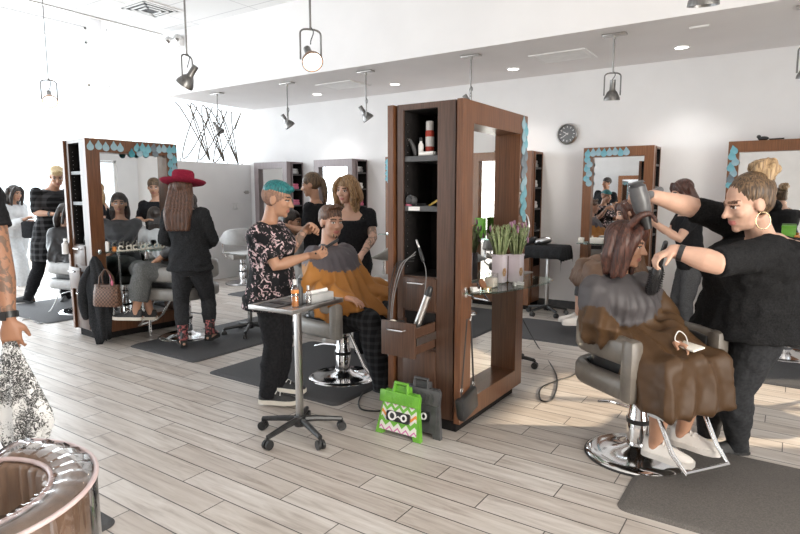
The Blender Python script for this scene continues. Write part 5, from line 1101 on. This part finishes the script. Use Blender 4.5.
onpt('black cutting comb tray at the trolley\'s left end', 'tray', 'comb_tray', -2.50, 2.40, [('tray', B().box(-.07, .07, -.08, .08, 0, .008, bev=.003), 'darkshelf'), ('comb', B().box(-.05, .05, -.012, .012, .009, .013), 'plasticblack')])
t = thing('salon_trolley', 'steel post trolley half hidden at the teal-haired stylist\'s back', 'trolley', (-4.72, 4.14, 0), 0, 'tray trolleys'); castor_base(t, 5, .27, 20, .86); obj('tray', B().box(-.20, .14, -.18, .16, .86, .872, bev=.003), 'steel', t)
t = thing('salon_trolley', 'trolley whose castors peek out past the central tower\'s right foot', 'trolley', (-1.98, 4.58, 0), 0, 'tray trolleys'); castor_base(t, 5, .25, 10, .80); obj('tray', B().box(-.15, .15, -.2, .2, .80, .812, bev=.003), 'steel', t)
t = thing('salon_trolley', 'trolley covered with a black towel by the back wall', 'trolley', (-2.45, 6.88, 0), 0, 'tray trolleys'); castor_base(t, 5, .24, 30, .84); obj('tray', B().box(-.2, .2, -.17, .17, .84, .852, bev=.003), 'steel', t)
def drape(x0, x1, y0, y1, z, drop_, amp, m, name, label, cat, skew=0):
    b = B(); nx, ny = 26, 18; gv = {}
    for i in range(nx+1):
        for j in range(ny+1):
            u, v = i/nx*1.5-.25, j/ny*1.5-.25; x = x0 + (x1-x0)*min(1.0, max(0, u)); y = y0 + (y1-y0)*min(1, max(0, v)); ex_ = max(0, -u, u-1)*(x1-x0) + max(0, -v, v-1)*(y1-y0)
            zz = z - ex_*drop_; k = min(1, ex_*12); x += amp*k*math.sin(y*60)*(1 if abs(u-.5) > .5 else 0) + .02*k*(1 if u > 1 else -1 if u < 0 else 0); y += amp*k*math.sin(x*60)*(1 if abs(v-.5) > .5 else 0) + .02*k*(1 if v > 1 else -1 if v < 0 else 0)
            gv[i, j] = b.bm.verts.new((x, y, zz + .004*noise.noise((x*9, y*9, 0))))
    for i in range(nx):
        for j in range(ny): b.bm.faces.new((gv[i, j], gv[i+1, j], gv[i+1, j+1], gv[i, j+1]))
    o = obj(name, b, m, None, True, 180); s = o.modifiers.new('s', 'SOLIDIFY'); s.thickness = .005; s.offset = 1; tag(o, label, cat); return o
drape(-2.67, -2.23, 6.69, 7.07, .858, 1.5, .012, 'wooldark', 'towel', 'black towel draped over the back trolley', 'towel')
t = thing('hair_dryer', 'silver hair dryer lying on the black towel', 'hair dryer', (-2.50, 6.85, .868)); obj('barrel', B().lathe([(0, -.09), (.035, -.09), (.045, -.05), (.042, .05), (.026, .10), (0, .10)], mt=Matrix.Translation((0, 0, .045)) @ Matrix.Rotation(R(75), 4, 'Y'), seg=20), 'steel', t); obj('grip', B().tube([(-.03, 0, .03), (-.05, -.12, .022)], [.018, .016], 10, round_ends=True), 'plasticblack', t)
# ---------------------------------------------------------------- tools in hands
t = thing('hair_dryer', 'large grey hair dryer held over the right client\'s head', 'hair dryer', tuple((-0.666, 3.23, 1.449)), 0)
c0 = V((0, 0, 0)); nz = V((-0.64, 3.247, 1.345)) - V((-0.666, 3.23, 1.449)); bkk = V((-0.687, 3.216, 1.527)) - V((-0.666, 3.23, 1.449))
obj('barrel', B().tube([bkk, bkk*.8, c0, nz*.5, nz*.75], [.028, .044, .047, .044, .034], 20), 'dryergrey', t); obj('nozzle', B().tube([nz*.72, nz*1.15, nz*1.5], [.036, .028, .024], 18), 'plasticblack', t); obj('grille', B().tube([bkk*1.0, bkk*1.12], [.045, .036], 18), 'darkshelf', t)
obj('grip', B().tube([c0, V((-0.638, 3.333, 1.47)) - V((-0.666, 3.23, 1.449)), V((-0.614, 3.47, 1.497)) - V((-0.666, 3.23, 1.449))], [.024, .022, .02], 12, round_ends=True), 'dryergrey', t)
a, b_ = V((-0.523, 3.145, 1.206)), V((-0.587, 3.247, 0.973)); t = thing('round_brush', 'black round brush in the bun stylist\'s near hand', 'hairbrush', tuple(b_))
obj('barrel', B().tube([V((0, 0, 0)), (a-b_)*.5], [.030, .030], 16, round_ends=True), 'plasticblack', t); obj('grip', B().tube([(a-b_)*.5, (a-b_)*1.12], [.016, .012], 12, round_ends=True), 'plasticblack', t)
b = B()
for k in range(8):
    for j in range(12): u = (a-b_)*(.04+.055*k); ax_ = (a-b_).normalized(); p_ = ax_.cross(V((0, 0, 1))).normalized(); q_ = ax_.cross(p_); d = p_*math.cos(j*.5236) + q_*math.sin(j*.5236); b.tube([u + d*.029, u + d*.039], [.003, .002], 4)
o = obj('bristles', b, 'plasticblack', t); o['kind'] = 'stuff'
h0 = V((-2.643, 2.958, 1.099)); t = thing('cutting_comb', 'black comb held by the teal-haired stylist at the bearded client\'s neck', 'comb', tuple(h0)); e = V((-2.689, 3.192, 1.157)) - h0
obj('spine', B().tube([-e*.3, e], [.008, .007], 8), 'plasticblack', t); obj('teeth', B().tube([e*.25 - V((0, 0, .012)), e - V((0, 0, .012))], [.006, .006], 6), 'plasticblack', t)
h0 = V((-0.389, 3.163, 0.713)); t = thing('phone', 'phone with pale case and wire loop in the right client\'s hand', 'phone', tuple(h0)); obj('case', B().box(-.075, .075, -.036, .036, 0, .01, Matrix.Rotation(R(-40), 4, 'Z') @ Matrix.Rotation(R(12), 4, 'X'), .004), 'offwhite', t); obj('earphone_wire', B().tube(curve([(0, 0, .012), (-.02, .03, .05), (-.05, .02, .07), (-.06, -.01, .03), (-.02, 0, .012)], 6), .003, 6), 'white', t)
h0 = V((-0.596, 3.241, 1.372)); obj('hair_lock', B().tube(curve([(-0.704, 3.204, 1.308), (-0.656, 3.2, 1.362), (-0.613, 3.229, 1.372), (-0.578, 3.229, 1.332)], 5), [.019]*5 + [.017]*5 + [.011]*5 + [.006], 10, round_ends=True), 'hair_auburn', rclient, True, 180)
# ---------------------------------------------------------------- left station's things
LM = lst.matrix_basis
def lp(x, y, z): return LM @ V((x, y, z))
t = thing('glass_shelf', 'glass shelf on a chrome leg at the left station mirror', 'shelf', tuple(lp(.53, .45, .90)), -4)
obj('pane', B().prism([(0, -.42), (.10, -.40), (.22, -.25), (.29, .05), (.29, .35), (.22, .50), (0, .52)], (0, 0, .011), (0, 0, 0), (1, 0, 0), (0, 1, 0)), 'glass', t); obj('leg', B().cyl((.20, .0, -.90), (.20, .0, 0), .016), 'chrome', t); obj('bracket', B().box(0, .03, -.40, -.37, -.02, .03, bev=.004), 'chrome', t)
pts = []
b = B()
for i in range(7):
    o_ = V((.12 + .012*(i % 2), -.22 + .075*i, .038)); b.tube([o_ + q for q in arc((0, 0, 0), .022, 20*i, 20*i+280, 10, (0, 1, 0), (0, 0, 1))], .007, 6)
    if i % 2: b.cyl(o_ + V((0, .026, -.024)), o_ + V((0, .026, .035)), .007)
b.box(.11, .14, -.26, .28, .011, .018); b.xf(Matrix.Translation(lp(.53, .45, .90)) @ Matrix.Rotation(R(-4), 4, 'Z')); tag(obj('letter_ornament', b, 'offwhite', None, True), 'row of cream script letters standing on the left station\'s glass shelf', 'ornament')
for i, (y, m, r_, h) in enumerate(((-.33, 'white', .018, .10), (-.26, 'orange', .02, .05), (.34, 'plasticblack', .03, .06), (.42, 'darkshelf', .025, .10))):
    q = lp(.53+.07, .45+y, .912); t = thing('product_jar', ['white bottle lying at the near end of the left glass shelf', 'small orange jar near the white bottle', 'black jar at the far end of the left glass shelf', 'dark bottle farthest along the left glass shelf'][i], 'jar', tuple(q)); obj('jar', B().lathe([(0, 0), (r_, 0), (r_, h*.8), (r_*.8, h*.85), (0, h*.85)], seg=16), m, t); obj('lid', B().lathe([(r_*.85, h*.84), (r_*.85, h), (0, h)], seg=14), 'plasticblack' if i else 'white', t)
q = V((-5.408, 2.986, 0.409)); t = thing('handbag', 'brown checked handbag hanging from the left station\'s corner', 'handbag', tuple(q), 22); t.scale = (.86, .86, .86)
obj('bag_body', B().rings([loftring(V((0, 0, z)), V((1, 0, 0)), V((0, 1, 0)), w_, d_, 20, 5) for z, w_, d_ in ((0.0, .15, .06), (.02, .16, .066), (.16, .155, .05), (.235, .145, .03), (.24, .13, .02))]), 'checkbag', t, False, 60)
for y in (-.035, .035): obj('handle', B().tube([(-.075, y, .22), (-.07, y*.6, .33), (-.02, 0, .41), (.02, 0, .41), (.07, y*.6, .33), (.075, y, .22)], .008, 8), 'brownleather', t)
obj('trim_band', B().rings([loftring(V((0, 0, z)), V((1, 0, 0)), V((0, 1, 0)), w_, d_, 20, 5) for z, w_, d_ in ((.222, .149, .036), (.242, .147, .033))]), 'brownleather', t, False, 60); obj('charm', B().ell((.11, -.05, .27), (.014, .012, .03)).cyl((.11, -.04, .28), (.07, -.03, .36), .003), 'pink', t)
q = V((-5.638, 3.024, 0.094)); q.z = .05; b = B(); rg = []
for k, (z, w_, d_, ox) in enumerate(((.82, .02, .02, -.03), (.77, .06, .045, -.02), (.66, .11, .06, 0), (.50, .145, .065, .0), (.30, .155, .065, .015), (.14, .15, .06, .02), (.02, .13, .045, .02))):
    ring_ = []
    for j in range(56):
        a = 2*math.pi*j/56; fo = .020*math.sin(6*a + z*5) + .012*math.sin(11*a - z*9); k_ = min(1, (.85-z)*2.2)
        ring_.append(q + V((ox + (w_ + fo*k_)*math.cos(a), (d_ + fo*k_)*math.sin(a), z + (.06*math.sin(2*a + 1) + .04*math.sin(5*a))*(1 if z < .2 else 0))))
    rg.append(ring_)
b.rings(rg).tube(curve([q + V((-.06, -.03, .70)), q + V((-.15, -.05, .55)), q + V((-.17, -.06, .35)), q + V((-.13, -.07, .22))], 5), [.035 + .02*math.sin(i*.2) for i in range(16)], 12, round_ends=True)
tag(obj('jacket', b, 'wooldark', None, True, 180), 'dark jacket hanging behind the checked handbag on the left station', 'jacket')
for i, (z, nm) in enumerate(((1.707, 'top'), (1.402, 'middle'))):
    q = lp(.24, .14, z); t = thing('styling_tool', 'dark dryer parts on the %s shelf of the left station' % nm, 'styling tool', tuple(q)); obj('barrel', B().lathe([(0, -.05), (.035, -.05), (.04, 0), (.025, .06), (0, .06)], mt=Matrix.Translation((0, 0, .042)) @ Matrix.Rotation(R(70), 4, 'Y'), seg=18), 'plasticblack', t); obj('cord', B().tube(curve([(0, -.03, .01), (.05, -.05, .01), (.06, 0, .012), (.02, .03, .05)], 6), .006, 6), 'steel', t)
q = lp(.24, .10, .975); t = thing('curling_iron', 'black curling iron with steel clip in the left station\'s low niche', 'curling iron', tuple(q)); obj('barrel', B().tube([(-.04, 0, .04), (.03, 0, .22)], [.016, .014], 12, round_ends=True), 'steel', t); obj('grip', B().tube([(-.06, 0, .015), (-.04, 0, .06)], [.017, .018], 12, round_ends=True), 'plasticblack', t)
q = lp(.0, -.03, .86); t = thing('spray_bottle', 'white spray bottle hung at the left station\'s left side', 'bottle', tuple(q)); obj('bottle', bottle(.15, .03), 'white', t); obj('nozzle', B().box(-.01, .04, -.01, .01, .135, .16, bev=.003), 'white', t)
# ---------------------------------------------------------------- back stations' things
def candle(label, x, y, z, w_=.03, h=.06, m='offwhite'):
    t = thing('candle', label, 'candle', (x, y, z), 0, 'candles on the back glass shelves'); obj('wax', B().box(-w_, w_, -w_*.8, w_*.8, 0, h, bev=.004), m, t); obj('wick', B().cyl((0, 0, h), (0, 0, h+.012), .002, seg=6), 'plasticblack', t)
Z9 = .912
candle('small cream candle at the left end of the shelf behind the dryer', -2.05, 6.87, Z9); candle('wide cream candle block on the shelf behind the dryer', -1.86, 6.87, Z9, .075, .065)
candle('cream candle right of centre on the shelf behind the dryer', -1.46, 6.87, Z9, .03, .07); candle('cream candle at the right end of the shelf behind the dryer', -1.37, 6.87, Z9, .03, .06)
t = thing('product_box', 'lime green box on the back shelf behind the bun stylist', 'box', (-.02, 6.88, Z9)); obj('carton', B().box(-.06, .06, -.045, .045, 0, .26, bev=.004), 'green', t); obj('lid', B().box(-.062, .062, -.047, .047, .24, .262, bev=.004), 'green', t)
t = thing('product_bottle', 'orange-capped white bottle in front of the lime green box', 'bottle', (.05, 6.82, Z9)); obj('bottle', bottle(.14, .03), 'white', t); obj('cap', B().lathe([(.02, .12), (.022, .17), (0, .17)], seg=14), 'orange', t)
t = thing('hair_dryer', 'black hair dryer with looped cord hung on a back station right of the tower', 'hair dryer', (-2.78, 6.90, .90)); obj('barrel', B().lathe([(0, -.09), (.035, -.09), (.045, -.05), (.042, .05), (.026, .10), (0, .10)], mt=Matrix.Translation((.08, 0, .0)) @ Matrix.Rotation(R(70), 4, 'Y'), seg=20), 'plasticblack', t)
for i in range(4): obj('cord_loop', B().tube(arc((-.02 + .02*i, -.03 - .012*i, .14 + .01*i), .085 + .008*i, 0, 360, 20, (.6, -.2, 0), (0, 0, 1.5)), .007, 6), 'steel' if i % 2 else 'plasticblack', t)
k = 0
for x0, labs in ((-7.76, 'far left back station'), (-6.38, 'station behind the blond woman'), (-3.52, 'station right of the tower')):
    for z, m, w_ in ((1.022, 'plasticblack', .05), (1.302, 'pink' if k < 2 else 'white', .06), (1.572, 'pink' if k == 0 else 'white', .05), (1.822, 'steel', .05)):
        t = thing('folded_towel' if m in ('pink', 'white') else 'tool_box', '%s on the %s shelf of the %s' % (dict(pink='pink folded towel', white='white folded towel', plasticblack='black tool case', steel='grey tool case')[m], {1.022: 'lowest', 1.302: 'second', 1.572: 'third', 1.822: 'top'}[z], labs), 'towel' if m in ('pink', 'white') else 'case', (x0+.66, 7.25, z))
        obj('layer', B().box(-.10, .09, -w_*1.4, w_*1.4, 0, .05, bev=.015), m, t); obj('upper_layer', B().box(-.095, .085, -w_*1.3, w_*1.3, .05, .09, bev=.015), m, t)
    k += 1
tag(obj('hair_claw', B().ell((-.30, 7.05, 2.04), (.05, .03, .022)).ell((-.34, 7.05, 2.06), (.02, .018, .018)).tube([(-.25, 7.05, 2.03), (-.12, 7.05, 2.032)], .008, 6), 'plasticblack', None, True), 'small black figure-like clip lying on top of the station behind the bun stylist', 'ornament')
t = thing('framed_picture', 'dark framed picture on the front wall, seen in the right mirror', 'picture', (.75, -3.98, 1.85)); obj('frame', B().box(-.25, .25, -.02, .01, -.32, .32, bev=.006), 'darkshelf', t); obj('print', B().box(-.21, .21, .01, .013, -.28, .28), 'vinylpale', t)
# door lever on the station left of the tower
t = thing('door_lever', 'chrome door lever with keyhole plate just left of the tower', 'door lever', (-4.88, 6.998, 1.20)); obj('rose', B().lathe([(0, 0), (.028, 0), (.028, -.012), (0, -.012)], mt=Matrix.Rotation(R(-90), 4, 'X') @ Matrix.Scale(-1, 4, (0, 0, 1)), seg=18), 'chrome', t); obj('lever', B().tube([(0, -.01, 0), (0, -.05, 0), (.11, -.055, 0)], .010, 8), 'chrome', t); obj('lock_plate', B().box(-.022, .022, -.006, 0, -.14, -.085, bev=.004), 'chrome', t)
# ---------------------------------------------------------------- foreground: plastic-covered chair, printed cape, cords
t = thing('tub_chair', 'brown pleated tub chair under a clear plastic cover, cut off at the bottom left corner', 'salon chair', (-1.52, .44, 0), -30)
def tub(r, a0=-30, a1=210, n=26): return [V((r*math.cos(R(a0 + (a1-a0)*i/n)), r*math.sin(R(a0 + (a1-a0)*i/n)), 0)) for i in range(n+1)][::-1]
tz = lambda u: .60 + .20*min(1, 1.6*math.sin(math.pi*u))
obj('backrest', band(lambda u: .34, tz, .075, tub(.245)), 'vinylbrown', t)
b = B(); pr_ = [V((p.x*(1 + .035*math.sin(i*2.4)), p.y*(1 + .035*math.sin(i*2.4)), 0)) for i, p in enumerate(tub(.205, -25, 205, 60))]
obj('pleated_lining', band(lambda u: .40, lambda u: tz(u) - .012, .03, pr_), 'vinylbrown', t, False, 180)
obj('seat', B().lathe([(0, .34), (.20, .34), (.215, .37), (.21, .44), (.18, .455), (0, .46)], seg=32), 'vinylbrown', t)
obj('base_plate', B().lathe([(0, 0), (.26, 0), (.26, .012), (.2, .03), (.06, .05), (0, .05)], seg=40), 'chrome', t); obj('column', B().lathe([(0, .05), (.05, .05), (.05, .34), (0, .34)], seg=24), 'chrome', t)
b = B(); rg = []
for k, (rr_, zz) in enumerate(((.298, .33), (.303, .55), (.302, 0), (.292, .012), (.25, .02), (.21, .012))):
    rg.append([V((rr_*math.cos(a)*(1 + .006*math.sin(23*a + k)), rr_*math.sin(a)*(1 + .006*math.sin(23*a + k)), (zz if zz > .2 else tz(u) + zz + .003*math.sin(31*a)))) for u, a in [(i/60, R(210 - 240*i/60)) for i in range(61)]])
vs_ = [[b.bm.verts.new(p) for p in r_] for r_ in rg]
for i in range(len(vs_)-1):
    for j in range(60): b.bm.faces.new((vs_[i][j], vs_[i][j+1], vs_[i+1][j+1], vs_[i+1][j]))
cv = obj('plastic_cover', b, 'film', t, False, 180)
pk = noisy('pink_piping', (.55, .42, .42), (.65, .52, .52), ns=20, rough=.4)
for rr_, dz in ((.302, .004), (.206, -.004)): obj('cover_edging', B().tube([V((p.x, p.y, tz(1 - i/40) + dz)) for i, p in enumerate(tub(rr_, -30, 210, 40)[::-1])], .006, 8), pk, cv, False, 180)
hx = V((-3.076, 1.206, 0.789)); b = B(); rg = []
for k in range(13):
    z = k/12; c = V((hx.x, hx.y, hx.z)) + V((.03*z, .02*z, -.56*z)); w_ = .025 + .125*min(1, z*1.5); th_ = .014 + .03*min(1, z*2)
    if z > .75: w_ *= 1 - .5*(z-.75)/.25
    u_, v_ = yawv(34), yawv(124); rg.append([c + u_*(w_*math.cos(a)) + v_*((th_ + .014*z*math.sin(9*a + 5*z))*math.sin(a)) + u_*.016*z*math.sin(6*a) for a in [2*math.pi*j/44 for j in range(44)]])
b.rings(rg); tag(obj('printed_cape', b, 'lace', None, True, 180), 'white cape with black scribble print, bunched and hanging from the hand at left', 'cape')
def cord(label, pts, m='plasticblack', r_=.006): tag(obj('power_cord', B().tube(curve(pts, 8), r_, 6), m, None, True, 180), label, 'cord')
cord('black cord looping on the floor between the tower and the right chair', [(-2.171, 5.399, 0.25), (-1.99, 5.353, 0.01), (-1.525, 4.558, 0.007), (-1.351, 3.99, 0.007), (-1.408, 3.901, 0.007), (-1.502, 4.153, 0.007), (-1.464, 4.381, 0.007), (-1.395, 4.646, 0.007), (-1.426, 5.118, 0.007)])
cord('black cord on the floor left of the step stools', [(-2.562, 3.828, 0.2), (-2.7, 3.684, 0.02), (-2.533, 3.243, 0.007), (-2.39, 3.048, 0.007), (-2.276, 3.057, 0.007), (-2.208, 3.126, 0.007)])
cord('grey cord on the floor by the barber\'s feet', [(-7.694, 3.736, 0.616), (-7.727, 3.654, 0.26), (-7.671, 3.489, 0.02), (-7.499, 3.247, 0.006), (-7.454, 3.073, 0.006)], 'steel', .008)
tag(obj('hair_clipping', B().ell((-7.11, 3.116, 0.005), (.06, .03, .006)).ell((-7.205, 3.115, 0.005), (.05, .02, .005)), 'hair_dark', None, True), 'dark tuft of cut hair on the floor near the barber', 'hair')
